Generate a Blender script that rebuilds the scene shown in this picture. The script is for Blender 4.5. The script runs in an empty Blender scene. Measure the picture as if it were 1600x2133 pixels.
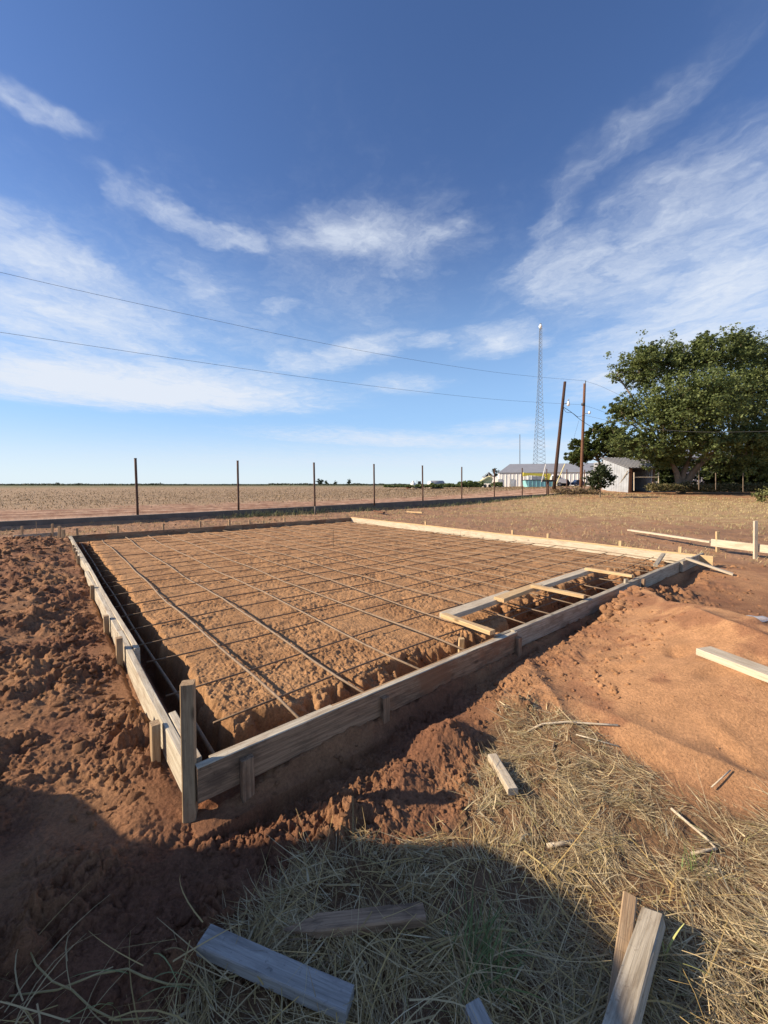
import bpy, bmesh, math, random
import numpy as np
from mathutils import Vector, Matrix
R_ = math.radians
rng = np.random.default_rng(7)
random.seed(7)
sc = bpy.context.scene
col = sc.collection

# ------------------------------------------------------------------ camera
F, HY, CH = 840.0, 1008.0, 1.5
PITCH = math.atan2(1066.5 - HY, F)
cam = bpy.data.cameras.new('camera')
cam.sensor_fit = 'HORIZONTAL'; cam.sensor_width = 36; cam.lens = F / 1600 * 36
cam.clip_start = 0.05; cam.clip_end = 20000
camo = bpy.data.objects.new('camera', cam); col.objects.link(camo)
camo.location = (0, 0, CH); camo.rotation_euler = (math.pi / 2 - PITCH, 0, 0)
sc.camera = camo

# ------------------------------------------------------------------ light
SUN_EL, SUN_DIR = 27.0, 5.0           # elevation; shadows fall toward +X turned 5 deg toward +Y
sun = bpy.data.lights.new('sun', 'SUN'); sun.energy = 5.0; sun.angle = R_(0.55); sun.color = (1.0, 0.825, 0.61)
suno = bpy.data.objects.new('sun', sun); col.objects.link(suno)
sd = Vector((math.cos(R_(SUN_DIR)) * math.cos(R_(SUN_EL)), math.sin(R_(SUN_DIR)) * math.cos(R_(SUN_EL)), -math.sin(R_(SUN_EL))))
suno.rotation_euler = sd.to_track_quat('-Z', 'Y').to_euler()
suno.location = (-30, -5, 30)

world = bpy.data.worlds.new('World'); sc.world = world; world.use_nodes = True
nt = world.node_tree; nt.nodes.clear(); NW = nt.nodes; LW = nt.links
SKY_STR = 0.068
def wn(t, **k):
    n = NW.new(t)
    for a, b in k.items(): setattr(n, a, b)
    return n
def wm(op, a, b=None, c=None, clamp=False):
    n = wn('ShaderNodeMath', operation=op); n.use_clamp = clamp
    for i, v in enumerate((a, b, c)):
        if v is None: continue
        if isinstance(v, (int, float)): n.inputs[i].default_value = v
        else: LW.new(v, n.inputs[i])
    return n.outputs[0]
sky = wn('ShaderNodeTexSky', sky_type='NISHITA'); sky.sun_disc = False
sky.sun_elevation = R_(SUN_EL); sky.sun_rotation = math.atan2(-sd.x, -sd.y)
sky.altitude = 900; sky.air_density = 1.0; sky.dust_density = 0.6; sky.ozone_density = 2.5
tc = wn('ShaderNodeTexCoord')
sp = wn('ShaderNodeSeparateXYZ'); LW.new(tc.outputs['Generated'], sp.inputs[0])
zz = wm('MAXIMUM', sp.outputs[2], 0.012)
cb = wn('ShaderNodeCombineXYZ')
LW.new(wm('DIVIDE', sp.outputs[0], zz), cb.inputs[0]); LW.new(wm('DIVIDE', sp.outputs[1], zz), cb.inputs[1])
Pn = cb.outputs[0]
def CP(px, py):                       # photo pixel -> point on the cloud layer (height 1)
    v = (HY - py) / F; u = (px - 800) / F
    return np.array([u / v, 1 / v])
# domain warp
nz = wn('ShaderNodeTexNoise'); nz.inputs['Scale'].default_value = 1.6; nz.inputs['Detail'].default_value = 5; nz.inputs['Roughness'].default_value = 0.6
LW.new(Pn, nz.inputs['Vector'])
wv = wn('ShaderNodeVectorMath', operation='SUBTRACT'); LW.new(nz.outputs['Color'], wv.inputs[0]); wv.inputs[1].default_value = (.5, .5, .5)
wv2 = wn('ShaderNodeVectorMath', operation='SCALE'); LW.new(wv.outputs[0], wv2.inputs[0]); wv2.inputs['Scale'].default_value = 0.75
wv3 = wn('ShaderNodeVectorMath', operation='ADD'); LW.new(Pn, wv3.inputs[0]); LW.new(wv2.outputs[0], wv3.inputs[1])
Pw = wv3.outputs[0]
def cloud_noise(scale, detail, rough, rot, stretch, src):
    m = wn('ShaderNodeMapping', vector_type='TEXTURE'); m.inputs['Rotation'].default_value = (0, 0, rot); m.inputs['Scale'].default_value = (1, stretch, 1)
    LW.new(src, m.inputs['Vector'])
    n = wn('ShaderNodeTexNoise'); n.inputs['Scale'].default_value = scale; n.inputs['Detail'].default_value = detail; n.inputs['Roughness'].default_value = rough
    LW.new(m.outputs[0], n.inputs['Vector']); return n.outputs['Fac']
n_stream = cloud_noise(3.4, 10, 0.66, R_(-14), 4.5, Pw)
n_puff = cloud_noise(7.0, 10, 0.66, R_(35), 2.2, Pw)
tex = wm('ADD', wm('MULTIPLY', n_stream, 0.55), wm('MULTIPLY', n_puff, 0.45))
def remap(v, a, b, c=0.0, d=1.0, smooth=True):
    n = wn('ShaderNodeMapRange'); n.interpolation_type = 'SMOOTHSTEP' if smooth else 'LINEAR'
    for i, x in zip(('From Min', 'From Max', 'To Min', 'To Max'), (a, b, c, d)): n.inputs[i].default_value = x
    LW.new(v, n.inputs['Value']); return n.outputs[0]
blobs = [((-500, 330), (700, 800), 1.0, 0.36), ((1150, 760), (1900, 150), 0.8, 0.36), ((300, 600), (1100, 640), 0.7, 0.30),
    # photo end points of the streak, half width at (start), intensity
    ((180, 385), (660, 590), 0.075, 0.60), ((-100, 190), (300, 355), 0.055, 0.52),
    ((-250, 440), (380, 660), 0.22, 0.80), ((-400, 560), (470, 740), 0.60, 0.86),
    ((-300, 780), (720, 840), 0.95, 1.45), ((-150, 400), (200, 560), 0.16, 0.60), ((300, 560), (620, 660), 0.25, 0.42),
    ((600, 440), (850, 580), 0.24, 0.86), ((680, 560), (1010, 530), 0.16, 0.72),
    ((1600, -160), (1040, 640), 0.085, 0.48), ((1030, 620), (1300, 580), 0.30, 0.85),
    ((1200, 590), (1800, 330), 0.32, 0.78), ((1200, 700), (1800, 560), 0.80, 0.95), ((1120, 770), (1700, 730), 1.3, 0.95),
    ((660, 775), (870, 685), 0.20, 0.85), ((740, 800), (930, 810), 0.35, 0.66), ((580, 730), (680, 790), 0.28, 0.75),
    ((980, 750), (1110, 680), 0.28, 0.85), ((820, 735), (960, 705), 0.16, 0.62), ((560, 640), (630, 680), 0.14, 0.6),
    ((430, 895), (1080, 935), 1.3, 0.80), ((580, 915), (1500, 938), 1.2, 0.70), ((900, 890), (1160, 900), 1.0, 0.62),
    ((-200, 960), (1700, 965), 8.0, 0.45)]
acc = None
for (a, b, w, k) in blobs:
    A, B = CP(*a), CP(*b); c = (A + B) / 2; d = B - A; L = np.linalg.norm(d) / 2
    m = wn('ShaderNodeMapping', vector_type='TEXTURE')
    m.inputs['Location'].default_value = (c[0], c[1], 0); m.inputs['Rotation'].default_value = (0, 0, math.atan2(d[1], d[0]))
    m.inputs['Scale'].default_value = (L * 1.45, w * 2.3, 1)
    LW.new(Pw, m.inputs['Vector'])
    ln = wn('ShaderNodeVectorMath', operation='LENGTH'); LW.new(m.outputs[0], ln.inputs[0])
    v = remap(ln.outputs['Value'], 0.0, 1.0, k * 1.15, 0.0)
    acc = v if acc is None else wm('MAXIMUM', acc, v)
# a thin veil with the same grain goes on over the whole sky, also behind the camera
gen = cloud_noise(0.5, 4, 0.5, R_(-14), 1.6, Pw)
acc = wm('MAXIMUM', acc, remap(gen, 0.58, 0.85, 0.0, 0.30))
back = remap(sp.outputs[1], 0.15, -0.15, 0.0, 1.0)  # extra unseen cloud behind the camera, added to set the ambient light
acc = wm('MAXIMUM', acc, wm('MULTIPLY', back, remap(gen, 0.38, 0.62, 0.05, 0.45)))
fld = wm('ADD', wm('MULTIPLY', wm('SUBTRACT', tex, 0.5), 3.4), wm('SUBTRACT', wm('MULTIPLY', acc, 1.15), 0.42))
alpha = wm('MULTIPLY', wm('ADD', wm('MULTIPLY', remap(fld, -0.45, 1.6), 0.90), wm('MULTIPLY', acc, 0.16)), remap(acc, 0.0, 0.55))
alpha = wm('MULTIPLY', alpha, remap(sp.outputs[2], -0.005, 0.05))
# haze near the horizon
hz = remap(sp.outputs[2], -0.02, 0.56, 0.92, 0.0)
tint = wn('ShaderNodeMix', data_type='RGBA', blend_type='MULTIPLY'); tint.inputs['Factor'].default_value = 1.0
LW.new(sky.outputs[0], tint.inputs['A']); tint.inputs['B'].default_value = (1.0, 1.17, 1.50, 1)
mx0 = wn('ShaderNodeMix', data_type='RGBA'); LW.new(hz, mx0.inputs['Factor']); LW.new(tint.outputs['Result'], mx0.inputs['A'])
hcol = wn('ShaderNodeMix', data_type='RGBA'); LW.new(remap(sp.outputs[2], 0.0, 0.16), hcol.inputs['Factor'])
hcol.inputs['A'].default_value = (7.0, 8.1, 8.8, 1); hcol.inputs['B'].default_value = (3.7, 6.1, 9.2, 1)
LW.new(hcol.outputs['Result'], mx0.inputs['B'])
mx = wn('ShaderNodeMix', data_type='RGBA'); LW.new(alpha, mx.inputs['Factor']); LW.new(mx0.outputs['Result'], mx.inputs['A'])
mx.inputs['B'].default_value = (7.0, 7.6, 8.6, 1)
bg = wn('ShaderNodeBackground'); bg.inputs['Strength'].default_value = SKY_STR
LW.new(mx.outputs['Result'], bg.inputs['Color'])
wo = wn('ShaderNodeOutputWorld'); LW.new(bg.outputs[0], wo.inputs['Surface'])

sc.view_settings.view_transform = 'Standard'; sc.view_settings.look = 'None'
sc.view_settings.gamma = 1.0; sc.view_settings.use_curve_mapping = False
sc.view_settings.exposure = 0.70
sc.cycles.max_bounces = 5; sc.cycles.transparent_max_bounces = 8

# ------------------------------------------------------------------ photo pixel helpers (place things at real depths)
_c, _s = math.cos(PITCH), math.sin(PITCH)
def ray(px, py):
    u = (px - 800) / F; v = -(py - 1066.5) / F
    return np.array([u, _c + v * _s, -_s + v * _c])
def G(px, py, z=0.0):
    d = ray(px, py); t = (z - CH) / d[2]; return np.array([0, 0, CH]) + d * t
def D(px, py, Y):
    d = ray(px, py); return np.array([0, 0, CH]) + d * (Y / d[1])
N0 = G(415, 1585, .25)[:2]; Rr = G(1445, 1157, .25)[:2]
E1 = (Rr - N0) / np.linalg.norm(Rr - N0); E2 = np.array([-E1[1], E1[0]])
UL, VL = 8.2, 10.37
def W(u, v, z=0.0):
    p = N0 + E1 * u + E2 * v; return np.array([p[0], p[1], z])
def UV(p): q = np.array(p[:2]) - N0; return float(q @ E1), float(q @ E2)

# ------------------------------------------------------------------ noise
def _h(ix, iy, s):
    h = (ix.astype(np.int64) * 374761393 + iy.astype(np.int64) * 668265263 + s * 982451653) & 0x7fffffff
    h = ((h ^ (h >> 13)) * 1274126177) & 0x7fffffff
    h = ((h ^ (h >> 16)) * 2246822519) & 0x7fffffff
    return (h ^ (h >> 15)) & 0xffff
def perlin(x, y, s=0):
    ix = np.floor(x); iy = np.floor(y); fx = x - ix; fy = y - iy
    def g(dx, dy):
        a = _h(ix + dx, iy + dy, s) * (2 * np.pi / 65536.0)
        return np.cos(a) * (fx - dx) + np.sin(a) * (fy - dy)
    u = fx * fx * fx * (fx * (fx * 6 - 15) + 10); v = fy * fy * fy * (fy * (fy * 6 - 15) + 10)
    a = g(0, 0) * (1 - u) + g(1, 0) * u; b = g(0, 1) * (1 - u) + g(1, 1) * u
    return (a * (1 - v) + b * v) * 1.4
def fbm(x, y, f, n, s=0, r=0.5):
    t = 0; a = 1.0; tot = 0
    for i in range(n): t = t + a * perlin(x * f, y * f, s + i * 17); tot += a; a *= r; f *= 2.03
    return t / tot
def worley(x, y, s=0):
    ix = np.floor(x).astype(int); iy = np.floor(y).astype(int)
    f1 = np.full(x.shape, 9.0); f2 = f1.copy(); h1 = np.zeros(x.shape)
    for dx in (-1, 0, 1):
        for dy in (-1, 0, 1):
            cx, cy = ix + dx, iy + dy
            px_ = cx + _h(cx, cy, s) / 65536.0; py_ = cy + _h(cx, cy, s + 7) / 65536.0
            d = (x - px_) ** 2 + (y - py_) ** 2; hh = _h(cx, cy, s + 13) / 65536.0
            n = d < f1; f2 = np.where(n, f1, np.minimum(f2, d)); h1 = np.where(n, hh, h1); f1 = np.where(n, d, f1)
    return np.sqrt(f1), np.sqrt(f2), h1
def clodfield(x, y, f, s):
    a = x * f + 1.1 * perlin(x * f * .7, y * f * .7, s + 3) + .35 * perlin(x * f * 2.5, y * f * 2.5, s + 5)
    b = y * f + 1.1 * perlin(x * f * .7, y * f * .7, s + 4) + .35 * perlin(x * f * 2.5, y * f * 2.5, s + 6)
    f1, f2, h = worley(a, b, s)
    t = np.clip((f2 - f1) / .30, 0, 1); return h ** 1.8 * (1 - (1 - t) ** 2)
def ss(a, b, x): t = np.clip((x - a) / (b - a), 0, 1); return t * t * (3 - 2 * t)
def gauss(x, y, cx, cy, sx, sy, ang=0.0):
    c, s = math.cos(ang), math.sin(ang); dx = x - cx; dy = y - cy
    a = (c * dx + s * dy) / sx; b = (-s * dx + c * dy) / sy
    return np.exp(-0.5 * (a * a + b * b))

# ------------------------------------------------------------------ terrain height
VWALL = 17.75
def far_h(x, y):
    yy = np.maximum(y, 0.01); r = x / yy
    g = 0.95 * ss(22, 60, yy) * ss(0.0, 0.5, r) * (1 - 0.0 * yy)
    return np.where(y > 0, g, 0.0)
def terrain(x, y, want_color=False):
    x = np.asarray(x, float); y = np.asarray(y, float)
    u = (x - N0[0]) * E1[0] + (y - N0[1]) * E1[1]; v = (x - N0[0]) * E2[0] + (y - N0[1]) * E2[1]
    dist = np.hypot(x, y)
    g = far_h(x, y)
    n1 = fbm(x, y, 0.8, 3, 1); n3 = fbm(x, y, 3.0, 3, 5); n10 = fbm(x, y, 11.0, 3, 9, .55); n30 = fbm(x, y, 34.0, 2, 13)
    bill = 1 - np.abs(fbm(x, y, 6.0, 3, 21)) * 3.2
    fade = 1 / (1 + (dist / 9.0) ** 2)
    z = g.copy(); rough = np.full_like(x, 0.6)
    # yard beyond the slab
    yard = ss(10.2, 12.0, v) * (1 - ss(17.5, 17.75, v))
    z = z - 0.13 * yard * (1 - ss(20, 34, u)) + n1 * 0.03
    beyond = ss(VWALL + .05, VWALL + .25, v)
    z = z + beyond * (0.13 * (1 - ss(19, 30, v)))
    # ruts of the dirt track beyond the wall
    tr = ss(18, 18.6, v) * (1 - ss(30, 34, v))
    z = z + tr * 0.075 * np.sin(v * 2.6 + 1.2 * fbm(x, y, .12, 2, 31)) * (1 - ss(60, 90, dist))
    z = z + ss(30, 34, v) * 0.04 * np.abs(np.sin(v * 3.1)) * (1 - ss(70, 110, dist))
    # left spoil bank
    lb = ss(-0.02, -0.12, u) * ss(-0.2, 0.9, v) * (1 - ss(11.2, 12.4, v))
    z = z + lb * (0.07 + 0.05 * ss(1, 4, v)) * np.exp(-((u + 0.3) / 2.0) ** 2)
    z = z + 0.18 * gauss(u, v, -1.0, 9.8, 0.7, 1.1) + 0.10 * gauss(u, v, -1.0, 6.4, .55, 1.5) + 0.10 * gauss(u, v, -1.2, 3.4, .5, 1.1) + 0.06 * gauss(u, v, -.7, 1.6, .35, .5)
    rough = np.where(lb > 0, rough + 1.0 * lb, rough) + .8 * yard
    # apron in front of the near form
    fr = ss(0.05, -0.1, v)
    z = z - 0.075 * ss(-.5, -.05, v) * fr * ss(-.15, .1, u) * (1 - ss(.6, 1.3, u)) + .03 * gauss(u, v, 3.0, -.15, 1.6, .25) - 0.02 * fr * (1 - ss(-1.4, -.6, v) * 0)
    z = z + 0.13 * gauss(u, v, 4.9, -.22, 1.0, .20) + 0.07 * gauss(u, v, 3.6, -.6, .5, .4)
    z = z - 0.10 * gauss(u, v, 6.75, -.12, .32, .14) - 0.08 * gauss(u, v, 3.55, -.12, .3, .12)
    for (px, py, h, s1, s2) in ((930, 1530, .11, .12, .10), (700, 1640, .05, .12, .1), (1060, 1480, .07, .2, .1), (560, 1715, .03, .15, .06), (840, 1600, .04, .1, .08)):
        p = G(px, py + 20, 0); z = z + h * gauss(x, y, p[0], p[1], s1, s2, 0.3)
    rough = rough + fr * (0.75 * (1 - ss(-1.3, -.7, v)) * 0 + 0.7 * ss(-1.0, -.5, v) * (1 - ss(8, 9, u)))
    # sand pile to the right
    pile = 0.23 * gauss(x, y, 2.5, 2.9, .85, .60, .5) + 0.12 * gauss(x, y, 5.6, 6.2, .9, .7, .6) + 0.16 * gauss(x, y, 2.1, 2.3, .55, .35, -.5)
    def ridge(px0, py0, px1, py1, z_, h, wl, wr):
        A = G(px0, py0, z_)[:2]; B = G(px1, py1, z_)[:2]; d = B - A; L = np.hypot(*d); d = d / L
        t_ = (x - A[0]) * d[0] + (y - A[1]) * d[1]; q = (x - A[0]) * -d[1] + (y - A[1]) * d[0]; q = q + .10 * perlin(x * 1.7, y * 1.7, 77)
        w_ = np.where(q > 0, wl, wr); e = np.maximum(0, np.maximum(-t_, t_ - L))
        return h * np.exp(-np.abs(q / w_) ** 1.25) * np.exp(-(e / .45) ** 2)
    pile = pile + ridge(1360, 1235, 1640, 1345, .34, .24, .26, .34) + ridge(1440, 1300, 1700, 1420, .32, .15, .16, .26) + ridge(1330, 1480, 1640, 1600, .22, .07, .14, .35) + ridge(1120, 1400, 1180, 1490, .16, .05, .1, .2)
    pm = np.clip(pile / 0.16, 0, 1)
    z = z + pile * ss(0.02, -.25, v)
    for k in range(26):
        q = np.random.default_rng(500 + k).uniform(0, 1, 6); cx, cy = 1.3 + 2.9 * q[0], 1.9 + 2.4 * q[1]
        z = z + pm * (-.028 * gauss(x, y, cx, cy, .05 + .06 * q[2], .035 + .03 * q[3], 6 * q[4]) + .014 * gauss(x, y, cx + .1 * (q[5] - .5), cy + .09, .09, .04, 6 * q[4]))
    rough = rough * (1 - .85 * pm) + .30 * pm * np.clip(fbm(x, y, 1.3, 3, 117) * 2.2, 0, 1)
    base_rough = rough * np.clip(.75 + 1.5 * fbm(x, y, 1.9, 3, 111), .18, 1.5)
    z = z + base_rough * (n3 * 0.044 + n10 * 0.016 * (fade + .25) + n30 * 0.008 * (fade + .1) + .005 * fbm(x, y, 75, 2, 19) * fade) + np.clip(base_rough - .9, 0, 1) * 0.034 * (bill - .4) * (fade + .3) + np.clip(base_rough - .5, 0, 1) * .022 * perlin(x * 4 + 3 * n3, (x * .5 + y) * 9, 113)
    nearm = (dist < 16) & (base_rough > .25) & (pm < .9)
    if nearm.any():
        cx, cy = x[nearm], y[nearm]
        k = np.clip(base_rough[nearm] - .25, 0, 1.2)
        z = z.copy(); z[nearm] += k * (.050 * clodfield(cx, cy, 6.5, 131) * np.clip(.3 + 2 * n3[nearm], 0, 1) + .026 * clodfield(cx, cy, 17.0, 141) + .011 * clodfield(cx, cy, 42.0, 151) / (1 + (dist[nearm] / 4) ** 2))
    # interior of the forms
    inside = (u > -0.01) & (u < UL + .0) & (v > -0.01) & (v < VL)
    wob = 0.10 * fbm(x, y, 2.2, 3, 41) + .05 * fbm(x, y, 9, 2, 43)
    wN = 0.44 + wob * 2.4 + 0.36 * ss(3.0, 3.4, u) * (1 - ss(6.2, 6.8, u))
    pad = 0.108 + n1 * 0.02 + n3 * 0.020 + (n10 * 0.014 * (fade + .5) + n30 * .013 * (fade + .2)) * np.clip(.8 + 1.6 * fbm(x, y, .9, 3, 121), .3, 1.7) + .010 * perlin(u * 1.2, v * 8, 123) * (fade + .3) + .008 * fbm(x, y, 60, 2, 15) * fade
    tl = ss(0.19 + wob * .5, 0.31 + wob, u); tn = ss(wN - .26, wN, v); tr2 = ss(0.06, .2, UL - u); tf = ss(0.03, .12, VL - v)
    t = tl * tn
    zi = pad * t + (1 - t) * (-0.27 + n3 * .06 + n10 * .03)
    zi = zi + (1 - tn) * tl * 0.22 * np.clip(fbm(x, y, 3.2, 3, 51) + .28, 0, 1) * ss(.0, .1, v)
    zi = zi - (1 - tr2) * .1 - (1 - tf) * .04
    z = np.where(inside, zi, z)
    sill = (.020 + .068 * ss(.05, .5, u) + n10 * .03 + n3 * .03) * ss(-.13, -.05, v) * (1 - ss(.03, .10, v)) * ss(-.05, .05, u) * (1 - ss(UL, UL + .1, u))
    z = np.maximum(z, np.where((v > -.13) & (v < .10) & (u > -.05) & (u < UL + .1), sill, -9))
    sill = (.075 + n10 * .02) * ss(-.16, -.07, u) * (1 - ss(.03, .08, u)) * ss(.1, .5, v) * (1 - ss(VL, VL + .1, v))
    z = np.maximum(z, np.where((u > -.16) & (u < .08) & (v > .1) & (v < VL + .1), sill, -9))
    if not want_color: return z
    # base colours (albedo)
    C = np.zeros(x.shape + (3,))
    def mixc(C, c, k): k = np.clip(k, 0, 1)[..., None]; return C * (1 - k) + np.array(c) * k
    nb = fbm(x, y, 1.7, 4, 61); nc = fbm(x, y, 0.35, 3, 67); nd = fbm(x, y, 7, 3, 71)
    C[...] = (0.33, 0.178, 0.092)
    C = mixc(C, (0.22, 0.108, 0.062), .45 + nb * 1.6)
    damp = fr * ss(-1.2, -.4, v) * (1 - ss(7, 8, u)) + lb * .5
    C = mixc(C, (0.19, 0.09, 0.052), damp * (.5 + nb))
    C = mixc(C, (0.48, 0.262, 0.132), pm * .95)
    C = mixc(C, (0.28, 0.135, 0.075), pm * ss(.02, .35, nb + nd * .5) * .75)
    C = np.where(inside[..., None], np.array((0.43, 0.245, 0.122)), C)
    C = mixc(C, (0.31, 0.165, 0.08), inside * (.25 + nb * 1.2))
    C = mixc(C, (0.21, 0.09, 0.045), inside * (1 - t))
    gy = ((v > VL + .2) | (u > UL + 1.2)) & (v < VWALL)
    C = mixc(C, (0.36, 0.215, 0.130), gy * ss(0, 1.0, np.maximum(v - VL, u - UL - .9)) * (.72 + nb * 1.2))
    C = mixc(C, (0.24, 0.14, 0.085), gy * ss(.0, .5, nb + nc) * .8)
    C = mixc(C, (0.46, 0.325, 0.165), gy * ss(17, 24, dist + nb * 5) * ss(.15, .4, x / np.maximum(y, .1)) * (.6 + nb * 1.3))
    C = mixc(C, (0.36, 0.17, 0.09), gy * ss(30, 36, y) * (.45 + nb * 1.5) * ss(.35, .5, x / np.maximum(y, .1)))
    bw = v > VWALL
    C = np.where(bw[..., None], np.array((0.56, 0.37, 0.25)), C)
    C = mixc(C, (0.25, 0.13, 0.08), bw * (.2 + .9 * np.sin(v * 2.6 + 1.2 * fbm(x, y, .12, 2, 31)) + nb) * (1 - ss(30, 40, v)))
    fs = 29 + nc * 10
    C = mixc(C, (0.38, 0.265, 0.165), bw * ss(fs - 3, fs + 3, v + nb * 4))
    C = mixc(C, (0.27, 0.19, 0.115), bw * ss(fs, fs + 5, v) * (.35 + nc * 1.5 + nb * .5 + .25 * np.sin(v * 3.1)))
    C = mixc(C, (0.17, 0.165, 0.085), bw * ss(140, 300, dist) * .8)
    C = mixc(C, (0.125, 0.145, 0.075), bw * ss(330, 480, dist))
    # ground under the straw at lower right, darkened for contrast in the gaps
    C = mixc(C, (0.20, 0.125, 0.07), straw_mask(x, y) * .8)
    return z, C
# straw patch outline, in metres on the ground
_poly = np.array([G(px, py)[:2] for px, py in ((380, 2133), (430, 1990), (560, 1850), (690, 1765), (860, 1745), (985, 1690), (1010, 1530), (1060, 1500), (1200, 1530), (1290, 1600), (1440, 1690), (1600, 1720))] + [(4.5, 1.9), (5, -3), (-1.0, -3), (-.55, .6)])
def straw_mask(x, y):
    x = np.asarray(x, float); y = np.asarray(y, float)
    near = (y < 3.4) & (y > -4) & (np.abs(x) < 6)
    out = np.zeros(x.shape)
    if not near.any(): return out
    xs, ys = x[near], y[near]
    ins = np.zeros(xs.shape, bool); dmin = np.full(xs.shape, 1e9)
    n = len(_poly)
    for i in range(n):
        a, b = _poly[i], _poly[(i + 1) % n]
        cnd = ((a[1] > ys) != (b[1] > ys))
        with np.errstate(divide='ignore', invalid='ignore'):
            xi = (b[0] - a[0]) * (ys - a[1]) / (b[1] - a[1] + 1e-12) + a[0]
        ins ^= cnd & (xs < xi)
        ab = b - a; t = np.clip(((xs - a[0]) * ab[0] + (ys - a[1]) * ab[1]) / (ab @ ab), 0, 1)
        dmin = np.minimum(dmin, np.hypot(xs - a[0] - t * ab[0], ys - a[1] - t * ab[1]))
    sd_ = np.where(ins, dmin, -dmin) + 0.10 * fbm(xs, ys, 3.5, 3, 81)
    out[near] = ss(-0.04, 0.07, sd_)
    return out
def TZ(x, y): return float(terrain(np.array([x]), np.array([y]))[0])

# ------------------------------------------------------------------ object helpers
def mesh_np(name, verts, faces, mat=None, smooth=False, colors=None, nper=4):
    me = bpy.data.meshes.new(name)
    verts = np.asarray(verts, np.float32); faces = np.asarray(faces, np.int32)
    me.vertices.add(len(verts)); me.vertices.foreach_set('co', verts.ravel())
    me.loops.add(faces.size); me.loops.foreach_set('vertex_index', faces.ravel())
    me.polygons.add(len(faces)); me.polygons.foreach_set('loop_start', np.arange(0, faces.size, faces.shape[1], dtype=np.int32))
    me.polygons.foreach_set('loop_total', np.full(len(faces), faces.shape[1], np.int32))
    if colors is not None:
        a = me.color_attributes.new('col', 'FLOAT_COLOR', 'POINT')
        c4 = np.ones((len(verts), 4), np.float32); c4[:, :3] = colors
        a.data.foreach_set('color', c4.ravel())
    me.update(calc_edges=True)
    if smooth: me.polygons.foreach_set('use_smooth', np.ones(len(faces), bool))
    if mat: me.materials.append(mat)
    return me
def tag(o, label=None, cat=None, group=None, kind=None):
    for k, v in (('label', label), ('category', cat), ('group', group), ('kind', kind)):
        if v: o[k] = v
    return o
def link(name, me, parent=None, loc=None):
    o = bpy.data.objects.new(name, me); col.objects.link(o)
    if parent is not None: o.parent = parent
    if loc is not None: o.location = loc
    return o
def empty(name, loc, label, cat, group=None):
    o = bpy.data.objects.new(name, None); col.objects.link(o); o.location = loc; o.empty_display_size = .2
    return tag(o, label, cat, group)
def bm_obj(name, bm, mat, parent=None, smooth=False, base=None):
    me = bpy.data.meshes.new(name); bm.to_mesh(me); bm.free()
    if mat: me.materials.append(mat)
    if smooth: me.polygons.foreach_set('use_smooth', np.ones(len(me.polygons), bool))
    o = link(name, me, parent)
    b = base if base is not None else (parent.location if parent is not None and parent.type == 'EMPTY' else None)
    if b is not None and parent is not None:
        me.transform(Matrix.Translation(-Vector(b)))
    return o
def add_box(bm, a, b, M=None):
    a = Vector(a); b = Vector(b)
    vs = [bm.verts.new((x, y, z)) for x in (a.x, b.x) for y in (a.y, b.y) for z in (a.z, b.z)]
    for f in ((0, 1, 3, 2), (4, 6, 7, 5), (0, 4, 5, 1), (2, 3, 7, 6), (0, 2, 6, 4), (1, 5, 7, 3)):
        bm.faces.new([vs[i] for i in f])
    if M is not None: bmesh.ops.transform(bm, matrix=M, verts=vs)
    return vs
def add_tube(bm, pts, r, n=8, caps=True):
    pts = [Vector(p) for p in pts]; rings = []
    rr = r if isinstance(r, (list, tuple)) else [r] * len(pts)
    up = Vector((0, 0, 1))
    for i, p in enumerate(pts):
        t = (pts[min(i + 1, len(pts) - 1)] - pts[max(i - 1, 0)])
        if t.length < 1e-9: t = Vector((0, 0, 1))
        t.normalize()
        if i == 0: a = t.orthogonal().normalized()
        a = (a - t * a.dot(t)); a = a.normalized() if a.length > 1e-6 else t.orthogonal().normalized()
        b = t.cross(a)
        rings.append([bm.verts.new(p + (a * math.cos(2 * math.pi * k / n) + b * math.sin(2 * math.pi * k / n)) * rr[i]) for k in range(n)])
    for i in range(len(pts) - 1):
        for k in range(n):
            bm.faces.new((rings[i][k], rings[i][(k + 1) % n], rings[i + 1][(k + 1) % n], rings[i + 1][k]))
    if caps: bm.faces.new(rings[0][::-1]); bm.faces.new(rings[-1])
def prism(bm, pts, axis_a, axis_b):
    """extrude polygon pts (3-D) by the vector axis_b - axis_a"""
    d = Vector(axis_b) - Vector(axis_a)
    A = [bm.verts.new(Vector(p)) for p in pts]; B = [bm.verts.new(Vector(p) + d) for p in pts]
    n = len(pts)
    bm.faces.new(A); bm.faces.new(B[::-1])
    for i in range(n): bm.faces.new((A[i], B[i], B[(i + 1) % n], A[(i + 1) % n]))
    bmesh.ops.recalc_face_normals(bm, faces=bm.faces)

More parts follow.
